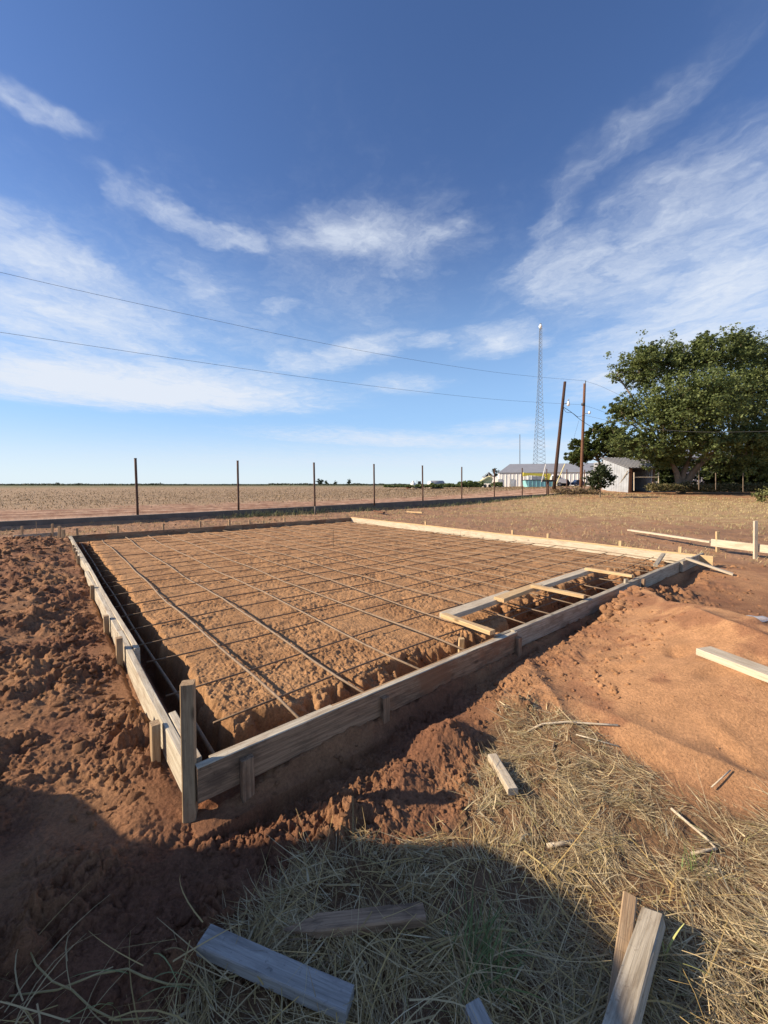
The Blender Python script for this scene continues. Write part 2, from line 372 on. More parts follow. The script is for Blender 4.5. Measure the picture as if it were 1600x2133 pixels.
# ------------------------------------------------------------------ materials
def new_mat(name):
    m = bpy.data.materials.new(name); m.use_nodes = True
    return m, m.node_tree.nodes, m.node_tree.links, m.node_tree.nodes['Principled BSDF']
def simple(name, c, rough=.6, metal=0.0, var=.15, scale=6.0, bump=0.0):
    m, N, L, P = new_mat(name)
    P.inputs['Roughness'].default_value = rough; P.inputs['Metallic'].default_value = metal
    t = N.new('ShaderNodeTexCoord'); n = N.new('ShaderNodeTexNoise'); n.inputs['Scale'].default_value = scale; n.inputs['Detail'].default_value = 6
    L.new(t.outputs['Object'], n.inputs['Vector'])
    r = N.new('ShaderNodeMapRange'); r.inputs['From Min'].default_value = .25; r.inputs['From Max'].default_value = .75
    r.inputs['To Min'].default_value = 1 - var; r.inputs['To Max'].default_value = 1 + var; L.new(n.outputs[0], r.inputs['Value'])
    x = N.new('ShaderNodeVectorMath'); x.operation = 'SCALE'; x.inputs[0].default_value = c[:3]; L.new(r.outputs[0], x.inputs['Scale'])
    L.new(x.outputs[0], P.inputs['Base Color'])
    if bump:
        b = N.new('ShaderNodeBump'); b.inputs['Strength'].default_value = bump; b.inputs['Distance'].default_value = .01
        L.new(n.outputs[0], b.inputs['Height']); L.new(b.outputs[0], P.inputs['Normal'])
    return m
def soil_mat(name, attr=True, c=(.27, .13, .07)):
    m, N, L, P = new_mat(name)
    P.inputs['Roughness'].default_value = .95; P.inputs['Specular IOR Level'].default_value = .15
    g = N.new('ShaderNodeNewGeometry')
    def nz(s, d=4, r=.6):
        n = N.new('ShaderNodeTexNoise'); n.inputs['Scale'].default_value = s; n.inputs['Detail'].default_value = d; n.inputs['Roughness'].default_value = r
        L.new(g.outputs['Position'], n.inputs['Vector']); return n.outputs[0]
    n1, n2, n3 = nz(9), nz(70, 5, .7), nz(260, 2)
    def mp(v, a, b, c_, d):
        r = N.new('ShaderNodeMapRange'); L.new(v, r.inputs['Value'])
        for i, x in zip(('From Min', 'From Max', 'To Min', 'To Max'), (a, b, c_, d)): r.inputs[i].default_value = x
        return r.outputs[0]
    def mul(a, b):
        x = N.new('ShaderNodeMath'); x.operation = 'MULTIPLY'; L.new(a, x.inputs[0]); L.new(b, x.inputs[1]); return x.outputs[0]
    k = mul(mul(mp(n1, .3, .7, .84, 1.16), mp(n2, .3, .7, .74, 1.26)), mp(n3, .3, .7, .86, 1.14))
    x = N.new('ShaderNodeVectorMath'); x.operation = 'SCALE'; L.new(k, x.inputs['Scale'])
    if attr:
        a = N.new('ShaderNodeAttribute'); a.attribute_name = 'col'; L.new(a.outputs['Color'], x.inputs[0])
    else: x.inputs[0].default_value = c
    L.new(x.outputs[0], P.inputs['Base Color'])
    b1 = N.new('ShaderNodeBump'); b1.inputs['Strength'].default_value = .9; b1.inputs['Distance'].default_value = .015; L.new(n2, b1.inputs['Height'])
    b2 = N.new('ShaderNodeBump'); b2.inputs['Strength'].default_value = .6; b2.inputs['Distance'].default_value = .006; L.new(n3, b2.inputs['Height'])
    L.new(b1.outputs[0], b2.inputs['Normal']); L.new(b2.outputs[0], P.inputs['Normal'])
    return m
def wood(name, light, dark, stain, stain_amt=.4, rough=.8, mud=None):
    m, N, L, P = new_mat(name)
    P.inputs['Roughness'].default_value = rough; P.inputs['Specular IOR Level'].default_value = .25
    t = N.new('ShaderNodeTexCoord'); oi = N.new('ShaderNodeObjectInfo')
    off = N.new('ShaderNodeVectorMath'); off.operation = 'SCALE'; off.inputs[0].default_value = (17, 31, 23); L.new(oi.outputs['Random'], off.inputs['Scale'])
    ad = N.new('ShaderNodeVectorMath'); ad.operation = 'ADD'; L.new(t.outputs['Object'], ad.inputs[0]); L.new(off.outputs[0], ad.inputs[1])
    def nz(sc_, s, d, r, dist=0):
        mp_ = N.new('ShaderNodeMapping'); mp_.inputs['Scale'].default_value = sc_; L.new(ad.outputs[0], mp_.inputs[0])
        n = N.new('ShaderNodeTexNoise'); n.inputs['Scale'].default_value = s; n.inputs['Detail'].default_value = d; n.inputs['Roughness'].default_value = r; n.inputs['Distortion'].default_value = dist
        L.new(mp_.outputs[0], n.inputs['Vector']); return n.outputs[0]
    grain = nz((1.1, 26, 26), 3.0, 5, .65, .5); fine = nz((4, 130, 130), 2.0, 3, .6); blot = nz((1, 3, 3), 3.2, 6, .7); spots = nz((1, 1, 1), 38, 4, .7)
    def ramp(v, a, b):
        r = N.new('ShaderNodeMapRange'); r.interpolation_type = 'SMOOTHSTEP'; L.new(v, r.inputs['Value']); r.inputs['From Min'].default_value = a; r.inputs['From Max'].default_value = b; return r.outputs[0]
    def mixc(f, A, B, k=1.0):
        x = N.new('ShaderNodeMix'); x.data_type = 'RGBA'
        if k != 1.0:
            mm = N.new('ShaderNodeMath'); mm.operation = 'MULTIPLY'; L.new(f, mm.inputs[0]); mm.inputs[1].default_value = k; f = mm.outputs[0]
        L.new(f, x.inputs['Factor'])
        for key, v in (('A', A), ('B', B)):
            if isinstance(v, tuple): x.inputs[key].default_value = v + (1,)
            else: L.new(v, x.inputs[key])
        return x.outputs['Result']
    c = mixc(ramp(grain, .3, .68), dark, light)
    c = mixc(ramp(fine, .52, .75), c, tuple(k * .45 for k in dark), .55)
    c = mixc(ramp(blot, .48, .66), c, stain, stain_amt)
    c = mixc(ramp(spots, .60, .72), c, tuple(k * .6 for k in stain), .5)
    def vor(sc_, s_, r0, r1):
        mp_ = N.new('ShaderNodeMapping'); mp_.inputs['Scale'].default_value = sc_; L.new(ad.outputs[0], mp_.inputs[0])
        v_ = N.new('ShaderNodeTexVoronoi'); v_.inputs['Scale'].default_value = s_; L.new(mp_.outputs[0], v_.inputs['Vector'])
        r = N.new('ShaderNodeMapRange'); L.new(v_.outputs['Distance'], r.inputs['Value']); r.inputs['From Min'].default_value = r0; r.inputs['From Max'].default_value = r1
        r.inputs['To Min'].default_value = 1; r.inputs['To Max'].default_value = 0; return r.outputs[0]
    c = mixc(vor((.5, 1.2, 1.2), 5, .04, .11), c, tuple(k * .35 for k in dark), .8)
    c = mixc(vor((1, 1, 1), 7, .018, .028), c, (.03, .025, .02), .9)
    if mud: c = mixc(ramp(nz((1, 1.4, 1.4), 2.1, 5, .65), .50, .62), c, mud, .8)
    L.new(c, P.inputs['Base Color'])
    b = N.new('ShaderNodeBump'); b.inputs['Strength'].default_value = .7; b.inputs['Distance'].default_value = .004; L.new(grain, b.inputs['Height'])
    b2 = N.new('ShaderNodeBump'); b2.inputs['Strength'].default_value = .6; b2.inputs['Distance'].default_value = .002; L.new(fine, b2.inputs['Height']); L.new(b.outputs[0], b2.inputs['Normal'])
    L.new(b2.outputs[0], P.inputs['Normal'])
    return m
def leaf_mat(name, translucent=.35, rough=.55):
    m, N, L, P = new_mat(name)
    a = N.new('ShaderNodeAttribute'); a.attribute_name = 'col'
    L.new(a.outputs['Color'], P.inputs['Base Color']); P.inputs['Roughness'].default_value = rough; P.inputs['Specular IOR Level'].default_value = .3
    if translucent:
        tr = N.new('ShaderNodeBsdfTranslucent'); L.new(a.outputs['Color'], tr.inputs['Color'])
        mx_ = N.new('ShaderNodeMixShader'); mx_.inputs[0].default_value = translucent
        out = N['Material Output']; L.new(P.outputs[0], mx_.inputs[1]); L.new(tr.outputs[0], mx_.inputs[2]); L.new(mx_.outputs[0], out.inputs['Surface'])
    return m
M_soil = soil_mat('soil'); M_clod = soil_mat('clod_soil')
M_grey = wood('weathered_wood', (.47, .42, .33), (.27, .23, .17), (.13, .085, .05), .5, mud=None)
M_cover = wood('concrete_stained_wood', (.56, .51, .41), (.36, .31, .23), (.22, .13, .075), .45)
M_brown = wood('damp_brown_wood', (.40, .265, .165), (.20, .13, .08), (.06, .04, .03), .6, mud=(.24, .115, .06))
M_new = wood('new_pine_wood', (.62, .45, .25), (.47, .32, .165), (.36, .21, .11), .3)
M_stake = wood('stake_wood', (.46, .33, .20), (.30, .20, .115), (.16, .095, .055), .4)
M_pale = wood('bleached_wood', (.60, .53, .41), (.44, .37, .27), (.26, .18, .11), .35)
M_silver = wood('silver_grey_wood', (.40, .385, .36), (.26, .25, .23), (.13, .12, .12), .5)
M_pole = wood('creosote_wood', (.21, .105, .06), (.10, .05, .032), (.05, .03, .022), .5)
M_poledark = wood('dark_creosote_wood', (.085, .045, .03), (.045, .026, .02), (.03, .02, .016), .4)
M_rebar = simple('rebar_steel', (.20, .135, .085), .75, .25, .35, 30, .3)
M_rebar2 = simple('lit_dusty_rebar_steel', (.25, .18, .12), .8, .1, .3, 30, .3)  # dusty, and lightened to put the sunlit tone of long bars into colour
M_post = simple('rusty_pipe', (.085, .045, .03), .75, .2, .35, 5, .2)
M_conc = simple('concrete', (.125, .11, .095), .9, 0, .25, 3, .4)  # grey darkened to hold the shaded tone of the wall
M_white = simple('white_paint', (.72, .71, .68), .5, 0, .06, 2)
M_sheet = simple('galvanised_sheet', (.40, .43, .46), .45, .35, .2, 1.5)
M_roof = simple('grey_roof_sheet', (.31, .315, .33), .5, .2, .1, .6)
M_shaderoof = simple('shaded_roof_sheet', (.085, .085, .09), .6, .2, .3, 1.2)  # darkened in colour to show a slope turned from the sun
M_dark = simple('dark_steel_and_shade', (.03, .028, .025), .9)  # near-black for steel parts and for the shade inside the barn gable
M_yellow = simple('yellow_paint', (.72, .62, .08), .45, 0, .08, 3)
M_cream = simple('pale_yellow_paint', (.72, .66, .34), .5, 0, .1, 3)
M_teal = simple('turquoise_paint', (.24, .52, .56), .5, 0, .25, .9)
M_navy = simple('navy_paint', (.02, .035, .08), .3, 0, .1)
M_tyre = simple('tyre_rubber', (.022, .022, .022), .85)
M_chrome = simple('bare_steel', (.4, .4, .41), .4, .8)
M_tower = simple('tower_steel', (.17, .21, .26), .6, .2)
M_wire = simple('wire', (.05, .05, .055), .6)
M_leaf = leaf_mat('leaf'); M_straw = leaf_mat('straw', .15, .7)
M_bark = simple('bark', (.16, .125, .09), .95, 0, .4, 3, .8)
m_, N_, L_, P_ = new_mat('glass_dark'); P_.inputs['Base Color'].default_value = (.03, .04, .05, 1); P_.inputs['Roughness'].default_value = .1; M_glass = m_
m_, N_, L_, P_ = new_mat('clear_plastic'); P_.inputs['Base Color'].default_value = (.9, .95, 1, 1); P_.inputs['Roughness'].default_value = .12; P_.inputs['Transmission Weight'].default_value = .7; M_plastic = m_
m_, N_, L_, P_ = new_mat('lamp_glass'); P_.inputs['Base Color'].default_value = (.85, .85, .82, 1); P_.inputs['Roughness'].default_value = .2; M_lamp = m_

# ------------------------------------------------------------------ ground
def build_ground():
    cols = np.concatenate([np.linspace(-52, 52, 900), np.arange(54, 308, 3.0)])       # degrees from +Y, clockwise
    cols = np.unique(np.round(cols, 5)); th = np.radians(cols)
    el = np.concatenate([np.linspace(74, 52, 40, endpoint=False), np.linspace(52, 2.0, 700, endpoint=False), np.geomspace(2.0, 0.05, 170)])
    rad = 1.5 / np.tan(np.radians(el)); rad = np.concatenate([[0.02, .2], rad, [3000, 6000, 12000]])
    rad = np.unique(rad)
    Rg, Tg = np.meshgrid(rad, th, indexing='ij')
    x = (Rg * np.sin(Tg)).ravel(); y = (Rg * np.cos(Tg)).ravel()
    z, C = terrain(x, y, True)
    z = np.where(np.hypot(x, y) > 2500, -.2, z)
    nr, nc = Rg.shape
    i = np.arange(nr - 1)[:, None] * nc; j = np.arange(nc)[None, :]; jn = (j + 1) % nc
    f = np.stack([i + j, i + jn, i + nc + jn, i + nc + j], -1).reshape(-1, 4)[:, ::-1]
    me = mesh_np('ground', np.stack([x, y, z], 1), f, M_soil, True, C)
    o = link('ground', me); o['kind'] = 'structure'
    return o
build_ground()

# ------------------------------------------------------------------ planks
_pc = {}
def plank_mesh(L, w, t, point=0.0, warp=0.004, seed=0, rag=0.0):
    """length on X, width w on Z, thickness t on Y; chamfered; point = length of a sharpened end at x=0"""
    n = max(3, min(26, int(L / .16))); xs = list(np.linspace(0, L, n + 1))
    if point: xs = sorted(set([0.0, point * .5, point] + [q for q in xs if q > point * 1.1]))
    c = min(.004, t * .12); rs = np.random.default_rng(seed)
    ph = rs.uniform(0, 6, 4)
    prof = [(-t / 2 + c, -w / 2), (t / 2 - c, -w / 2), (t / 2, -w / 2 + c), (t / 2, w / 2 - c), (t / 2 - c, w / 2), (-t / 2 + c, w / 2), (-t / 2, w / 2 - c), (-t / 2, -w / 2 + c)]
    V = []; 
    for q in xs:
        k = 1.0 if not point or q >= point else .08 + .92 * q / point
        dy = warp * math.sin(q * 1.3 + ph[0]) ; dz = warp * .8 * math.sin(q * 1.7 + ph[1])
        for (a, b) in prof:
            V.append((q + rs.normal(0, rag), a * (k if point else 1) + dy + rs.normal(0, .0006 + rag * .3), b * k + dz + rs.normal(0, .0008 + rag * .5)))
    Fc = []
    m = len(xs)
    for i in range(m - 1):
        for k in range(8): Fc.append((i * 8 + k, i * 8 + (k + 1) % 8, (i + 1) * 8 + (k + 1) % 8, (i + 1) * 8 + k))
    Fc.append(tuple(range(7, -1, -1))); Fc.append(tuple((m - 1) * 8 + k for k in range(8)))
    me = bpy.data.meshes.new('plank'); me.from_pydata(V, [], Fc); me.update(); return me
_seed = [0]
def plank(name, p0, p1, w, t, mat, parent=None, up=(0, 0, 1), point=0.0, warp=.004, rag=0.0, label=None, top=None):
    """p0->p1 centre line, w along 'up', t sideways"""
    p0 = Vector(p0); p1 = Vector(p1); _seed[0] += 1
    ax = (p1 - p0); L = ax.length; ax.normalize(); up = Vector(up); up = (up - ax * up.dot(ax)).normalized(); sd_ = up.cross(ax)
    me = plank_mesh(L, w, t, point, warp, _seed[0], rag); me.materials.append(mat)
    if top:
        me.materials.append(top)
        for pl in me.polygons:
            if pl.normal.z > .6: pl.material_index = 1
    o = link(name, me, parent)
    M = Matrix((ax, sd_, up)).transposed().to_4x4(); M.translation = p0
    if parent is not None: M = Matrix.Translation(-parent.location) @ M
    o.matrix_basis = M
    if label: o['label'] = label
    return o
def stake_v(name, px, pyt, pyb, Y, mat, w=.045, t=.035, parent=None, ang=0.0, lean=None, point=0, bury=.08, label=None):
    """upright stake whose photo foot is (px,pyb) at depth Y"""
    b = D(px if lean is None else lean, pyb, Y); tp = D(px, pyt, Y); b2 = b + (b - tp) / np.linalg.norm(b - tp) * bury
    up = (math.cos(ang), math.sin(ang), 0)
    return plank(name, b2, tp, w, t, mat, parent, up=up, point=point, warp=.002, label=label)
A_E = math.atan2(E1[1], E1[0])

# near form ---------------------------------------------------------------
HB = .17; ZC = .25 - HB / 2
nf = empty('slab_form', W(0, 0, 0), 'near side of the slab form, weathered grey plank edge facing the straw', 'formwork', 'plank forms round the rebar pad')
uA = UV(G(1085, 1318, .25))[0]
plank('board', W(-.02, -.022, ZC), W(uA, -.022, ZC), HB, .04, M_brown, nf, warp=.004, top=M_cover)
plank('board', W(uA - .02, -.010, ZC + .005), W(UL - .55, -.010, ZC + .005), HB, .038, M_grey, nf)
plank('board', W(UL - .95, -.052, ZC + .012), W(UL + .35, -.052, ZC + .012), HB, .038, M_grey, nf)
ui0, ui1 = UV(G(690, 1462, .25))[0], UV(G(1048, 1312, .25))[0]
plank('board', W(ui0, .020, ZC - .006), W(ui1, .020, ZC - .006), HB - .02, .038, M_stake, nf, label='darker inner plank lapped behind the front one')
plank('board', W(.05, .019, ZC - .004), W(ui0 - .01, .019, ZC - .004), HB - .01, .037, M_cover, nf, label='whitish inner plank at the near corner')
plank('board', W(uA - .2, .032, ZC - .004), W(UL - .2, .032, ZC - .004), HB - .01, .037, M_grey, nf)
for (px, pt, pb, w) in ((505, 1566, 1660, .06), (803, 1452, 1500, .05), (1072, 1325, 1365, .05), (1307, 1210, 1250, .05)):
    q = G(px, pt, .21); u_ = UV(q)[0]
    plank('stake', W(u_, -.062 if px < 1200 else -.085, -.22), W(u_, -.062 if px < 1200 else -.085, .21 if px < 1200 else .27), w, .036, M_brown, nf, up=(E1[0], E1[1], 0), warp=.002, label='short dark stake against the plank' if px == 505 else None)
# left form
lf = empty('slab_form', W(0, 1.0, 0), 'left side of the slab form, pale stained plank edges running away from the tall stake', 'formwork', 'plank forms round the rebar pad')
def vv(px, py): return UV(G(px, py, .25))[1]
v1 = vv(262, 1395 - 60); vi = vv(283, 1352)
segs = [(.0, 2.15, M_cover, -.045), (2.12, 5.3, M_cover, -.048), (5.25, VL + .02, M_cover, -.05)]
for k, (a, b, m, uo) in enumerate(segs):
    plank('board', W(uo + .01, a + .02, ZC - .004 * k), W(uo - (.03 if k else 0), b, ZC - .003 * k), HB, .042, m, lf, warp=.006)
plank('board', W(-.002, vi, ZC + .004), W(-.03, 6.0, ZC + .004), HB, .038, M_pale, lf, label='inner plank with its sawn end showing')
plank('board', W(-.03, 6.02, ZC + .002), W(-.05, VL, ZC + .002), HB, .038, M_grey, lf)
plank('board', W(.0, .03, ZC + .002), W(.0, .52, ZC + .002), HB - .01, .038, M_cover, lf, label='short inner plank at the near corner')
for (px, pt, pb) in ((341, 1500, 1602), (262, 1325, 1402), (216, 1283, 1318), (186, 1220, 1256), (159, 1158, 1196), (151, 1149, 1180), (145, 1142, 1168), (139, 1136, 1148)):
    q = G(px, pt, .29); u_, v_ = UV(q)
    zt = {341: .27, 262: .33}.get(px, .28)
    v_ = UV(G(px, pt, zt))[1]
    plank('stake', W(-.105, v_, -.2), W(-.098, v_, zt), .055, .042, M_stake, lf, up=(E2[0], E2[1], 0), warp=.002)
# far form
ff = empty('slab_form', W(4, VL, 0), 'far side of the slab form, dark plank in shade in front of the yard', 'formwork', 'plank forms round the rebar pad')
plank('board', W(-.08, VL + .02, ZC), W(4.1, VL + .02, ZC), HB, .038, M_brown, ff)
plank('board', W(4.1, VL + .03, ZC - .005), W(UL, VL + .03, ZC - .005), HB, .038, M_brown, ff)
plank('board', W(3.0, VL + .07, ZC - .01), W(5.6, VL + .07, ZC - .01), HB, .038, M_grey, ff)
for (px, pt) in ((160, 1090), (245, 1094), (340, 1090), (417, 1082), (478, 1078), (593, 1079), (549, 1084), (520, 1083), (560, 1088)):
    v_ = VL + .12; q = D(px, pt, 10.0)
    # intersect the sight line with the plane v = v_
    d = ray(px, pt); o0 = np.array([0, 0, CH]); t_ = ((N0 + E2 * v_) @ E2) / (d[:2] @ E2); P3 = o0 + d * t_
    plank('stake', (P3[0], P3[1], -.25), (P3[0], P3[1], min(max(P3[2], .27), .42)), .05, .04, M_stake, ff, up=(E1[0], E1[1], 0), warp=.002)
# right form
rf = empty('slab_form', W(UL, 5, 0), 'right side of the slab form, doubled yellow new lumber running to the far corner', 'formwork', 'plank forms round the rebar pad')
plank('board', W(UL + .02, -.05, .150), W(UL + .02, 5.2, .150), HB, .038, M_pale, rf)
plank('board', W(UL + .02, 5.2, .150), W(UL + .02, VL + .05, .150), HB, .038, M_pale, rf)
vR = UV(G(1490, 1158, .25))[1]
plank('board', W(UL + .075, vR, .175), W(UL + .075, 4.6, .175), HB, .038, M_new, rf, label='outer new yellow plank running past the corner')
plank('board', W(UL + .075, 4.6, .175), W(UL + .075, VL + .12, .175), HB, .038, M_new, rf)
plank('board', W(UL + .118, vR + .02, .12), W(UL + .118, vR + .4, .12), .12, .038, M_pale, rf)
for (px, pt) in ((1418, 1128), (1293, 1121), (1142, 1103), (1068, 1098), (887, 1070)):
    u_ = UL + .14; d = ray(px, pt); t_ = ((N0 + E1 * u_) @ E1) / (d[:2] @ E1); P3 = np.array([0, 0, CH]) + d * t_
    plank('stake', (P3[0], P3[1], -.2), (P3[0], P3[1], min(max(P3[2], .27), .36)), .05, .04, M_new, rf, up=(E2[0], E2[1], 0), warp=.002)

# tall corner stake
b = G(397, 1732, -.06); t = D(391, 1422, b[1] + .03)
o = plank('stake', b - np.array([0, 0, .15]), t, .055, .06, M_stake, None, up=(.92, .25, 0), warp=.002, point=.12)
tag(o, 'tall wooden stake standing at the near corner of the form', 'stake')

# blockout frame
bo = empty('blockout_frame', G(1080, 1250, .24), 'new pine frame of planks and spreaders set inside the near form', 'formwork')
zb = .245
def pxp(px, py, z): return G(px, py, z)
def flat(name, a, b, w, t, m, par, **k): return plank(name, a, b, w, t, m, par, **k)
plank('board', G(928, 1284, zb), G(1065, 1236, zb), .05, .14, M_pale, bo)
plank('board', G(1040, 1249, zb + .03), G(1118, 1220, zb + .03), .04, .12, M_new, bo)
plank('board', G(1108, 1226, zb), G(1232, 1187, zb), .05, .12, M_pale, bo)
plank('spreader', G(924, 1282, zb + .045), G(1026, 1318, zb + .045), .035, .07, M_new, bo)
plank('spreader', G(1108, 1220, zb + .06), G(1218, 1242, zb + .045), .035, .07, M_new, bo)
plank('spreader', G(1220, 1184, zb + .045), G(1318, 1200, zb + .045), .035, .07, M_new, bo)
plank('scrap', G(1476 - 110, 1178, zb + .01), G(1382, 1154, zb + .01), .03, .06, M_grey, bo)
for (px, py) in ((1305, 1206),):
    q = G(px, py, .3); plank('stake', q - np.array([0, 0, .4]), q, .04, .04, M_grey, bo, up=(1, 0, 0))
q = G(961, 1330, .2); o = plank('stake', q - np.array([0, 0, .35]), q, .045, .045, M_new, None, up=(1, 0, 0)); tag(o, 'short orange stake inside the near form before the first spreader', 'stake')

# rebar mat
def rebar_mesh(pts, r=.0072, n=6):
    bm = bmesh.new(); add_tube(bm, pts, r, n); return bm
mat_ = empty('rebar_mat', W(4, 5, .15), 'grid of rusty reinforcing bars laid over the soil pad', 'rebar mat')
rs = np.random.default_rng(3)
us = [.55 + .49 * k for k in range(16)]
def put_bar(pts, par=mat_, r=.0072):
    o = bm_obj('rebar', rebar_mesh(pts, r), M_rebar, par, True); return o
for k, u_ in enumerate(us):
    ph, am = rs.uniform(0, 6), rs.uniform(.006, .022) * (1.6 if k == 0 else 1)
    pts = []
    for v_ in np.linspace(.05, VL - .08 - rs.uniform(0, .12), 30):
        p = W(u_ + am * math.sin(v_ * 1.1 + ph) + .008 * math.sin(v_ * 3.1 + ph), v_, 0); zg = TZ(p[0], p[1])
        pts.append((p[0], p[1], max(zg + .016 - .012 * min(1, max(0, (v_ - 3) / 4)) , (.166 if v_ < 3 else .150 - .02 * min(1, (v_ - 3) / 4)) + .012 * math.sin(v_ * 1.7 + ph))))
    put_bar(pts, r=.0088 if u_ < 2.2 else .0072).data.materials[0] = M_rebar2
vlist = [.52 + .485 * k for k in range(21)]
for k, v_ in enumerate(vlist):
    ph, am = rs.uniform(0, 6), rs.uniform(.004, .014)
    tilt = rs.normal(0, .012); pts = []
    for u_ in np.linspace(.06 if k else .2, UL - .08 - rs.uniform(0, .1), 26):
        p = W(u_, v_ + tilt * (u_ - 4) + am * math.sin(u_ * 1.2 + ph), 0); zg = TZ(p[0], p[1])
        pts.append((p[0], p[1], max(zg + .004 - .007 * min(1, max(0, (v_ - 4) / 4)), .138 - .03 * min(1, max(0, (v_ - 4) / 3)) + .010 * math.sin(u_ * 1.9 + ph))))
    put_bar(pts, r=.0072 if v_ < 4 else .0058)
# footing bars in the trenches
for (a, b, z) in (((.13, .15), (.11, VL - .3), .10), ((.155, .2), (.15, VL - .4), .03)):
    put_bar([tuple(W(a[0] + (b[0] - a[0]) * t_ + .006 * math.sin(t_ * 20), a[1] + (b[1] - a[1]) * t_, z)) for t_ in np.linspace(0, 1, 20)], r=.009)
for (a, b, z) in (((.2, .13), (UL - .3, .15), .02), ((3.2, .45), (6.6, .42), .10)):
    put_bar([tuple(W(a[0] + (b[0] - a[0]) * t_, a[1] + (b[1] - a[1]) * t_ + .006 * math.sin(t_ * 20), z)) for t_ in np.linspace(0, 1, 20)], r=.008)
# ribbed bar below the near form
bm = bmesh.new(); p0, p1 = W(.95, -.055, -.018), W(2.15, -.06, -.012); n = 90
for k in range(n): pass
pts = [p0 + (p1 - p0) * q for q in np.linspace(0, 1, 2 * n)]
add_tube(bm, [tuple(p) for p in pts], [.0085 if i % 2 else .0065 for i in range(2 * n)], 7)
o = bm_obj('ribbed_bar', bm, M_rebar, None, False); tag(o, 'ribbed steel bar lying along the foot of the near form plank', 'rebar')
# thin upright pin in the pad
p = G(694, 1138, .13); bm = bmesh.new(); add_tube(bm, [tuple(p - np.array([0, 0, .1])), tuple(D(694, 1104, p[1]))], .008, 6)
o = bm_obj('steel_pin', bm, M_rebar); tag(o, 'thin steel pin standing upright in the middle of the soil pad', 'pin')
# wire flag with a white foot at far left
p = G(78, 1128, .15); p[2] = TZ(p[0], p[1]); fl = empty('wire_marker', p, 'thin wire marker with a white foot on the heap at far left', 'marker')
bm = bmesh.new(); add_tube(bm, [tuple(p), tuple(D(75, 1086, p[1]))], .006, 5); bm_obj('wire', bm, M_stake, fl)
bm = bmesh.new(); bmesh.ops.create_icosphere(bm, subdivisions=2, radius=.04, matrix=Matrix.Translation(Vector(p)) @ Matrix.Scale(.6, 4, (0, 0, 1))); bm_obj('foot', bm, M_white, fl, True)

# ------------------------------------------------------------------ loose lumber
def loose(px0, py0, px1, py1, w, t, mat, label, z0=None, z1=None, lift=.02, point=0, up=(0, 0, 1), rag=0.0, cat='board', name='board', group=None):
    def hit(px, py):
        z = 0.0
        for _ in range(8): q = G(px, py, z); z = TZ(q[0], q[1]) + lift + w / 2
        return G(px, py, z)
    if z0 == 'rest':
        for c_ in np.arange(.0, .9, .01):
            a, b = G(px0, py0, c_), G(px1, py1, c_); q = a + (b - a) * np.linspace(0, 1, 24)[:, None]
            if (terrain(q[:, 0], q[:, 1]) + w / 2 < c_ + .022).all(): break
        z0 = z1 = c_
    a = hit(px0, py0) if z0 is None else G(px0, py0, z0); b = hit(px1, py1) if z1 is None else G(px1, py1, z1)
    o = plank(name, a, b, w, t, mat, None, up=up, point=point, rag=rag); tag(o, label, cat, group); return o
loose(427, 1955, 730, 2088, .040, .068, M_silver, 'silver grey stub of lumber lying in the shaded straw', lift=.03)
loose(592, 1938, 884, 1905, .034, .058, M_brown, 'brown sharpened stake lying in the shaded straw', lift=.03, point=.11, name='stake', cat='stake')
loose(985, 2095, 1022, 2170, .035, .05, M_silver, 'end of a grey board poking in at the bottom edge', lift=.03)
loose(1024, 1577, 1068, 1650, .035, .05, M_pale, 'small pale wood block beside the clods where straw begins', lift=.02, name='wood_block', cat='block')
loose(1465, 1354, 1650, 1424, .045, .14, M_pale, 'pale board lying across the sand pile at the right edge', z0='rest')
loose(1428, 1162, 1527, 1196, .035, .085, M_pale, 'pale kicker board resting from the right corner onto the soil', z0=.30, z1=.12)
# right hand: second form going off to the right
loose(1310, 1104, 1482, 1129, .045, .10, M_pale, 'long pale plank propped on the bare yard at right', z0=.14, z1=.20)
sf = empty('slab_form', G(1560, 1150, 0), 'pale plank nailed to two upright stakes at the right edge of the yard', 'formwork')
plank('board', G(1482, 1130, .2), G(1680, 1153, .2), .16, .038, M_pale, sf)
stake_v('stake', 1495, 1107, 1153, G(1495, 1150, .0)[1], M_new, .07, .04, sf)
stake_v('stake', 1574, 1085, 1162, G(1574, 1162, .0)[1], M_pale, .07, .04, sf)
# lower right pair
b = G(1283, 2085, .05); tp = D(1310, 1872, b[1] + .26)
o = plank('stake', b - (tp - b) * .4, tp, .042, .042, M_stake, None, up=(.93, -.35, 0)); tag(o, 'square brown stake rising out of the straw at lower right', 'stake')
a = G(1292, 2150, .10); b = D(1362, 1908, a[1] + .30)
o = plank('board', a - (b - a) * .35, b, .066, .038, M_grey, None, up=(.95, -.1, .2), rag=.0015); tag(o, 'rough grey board leaning against the square stake at lower right', 'board')
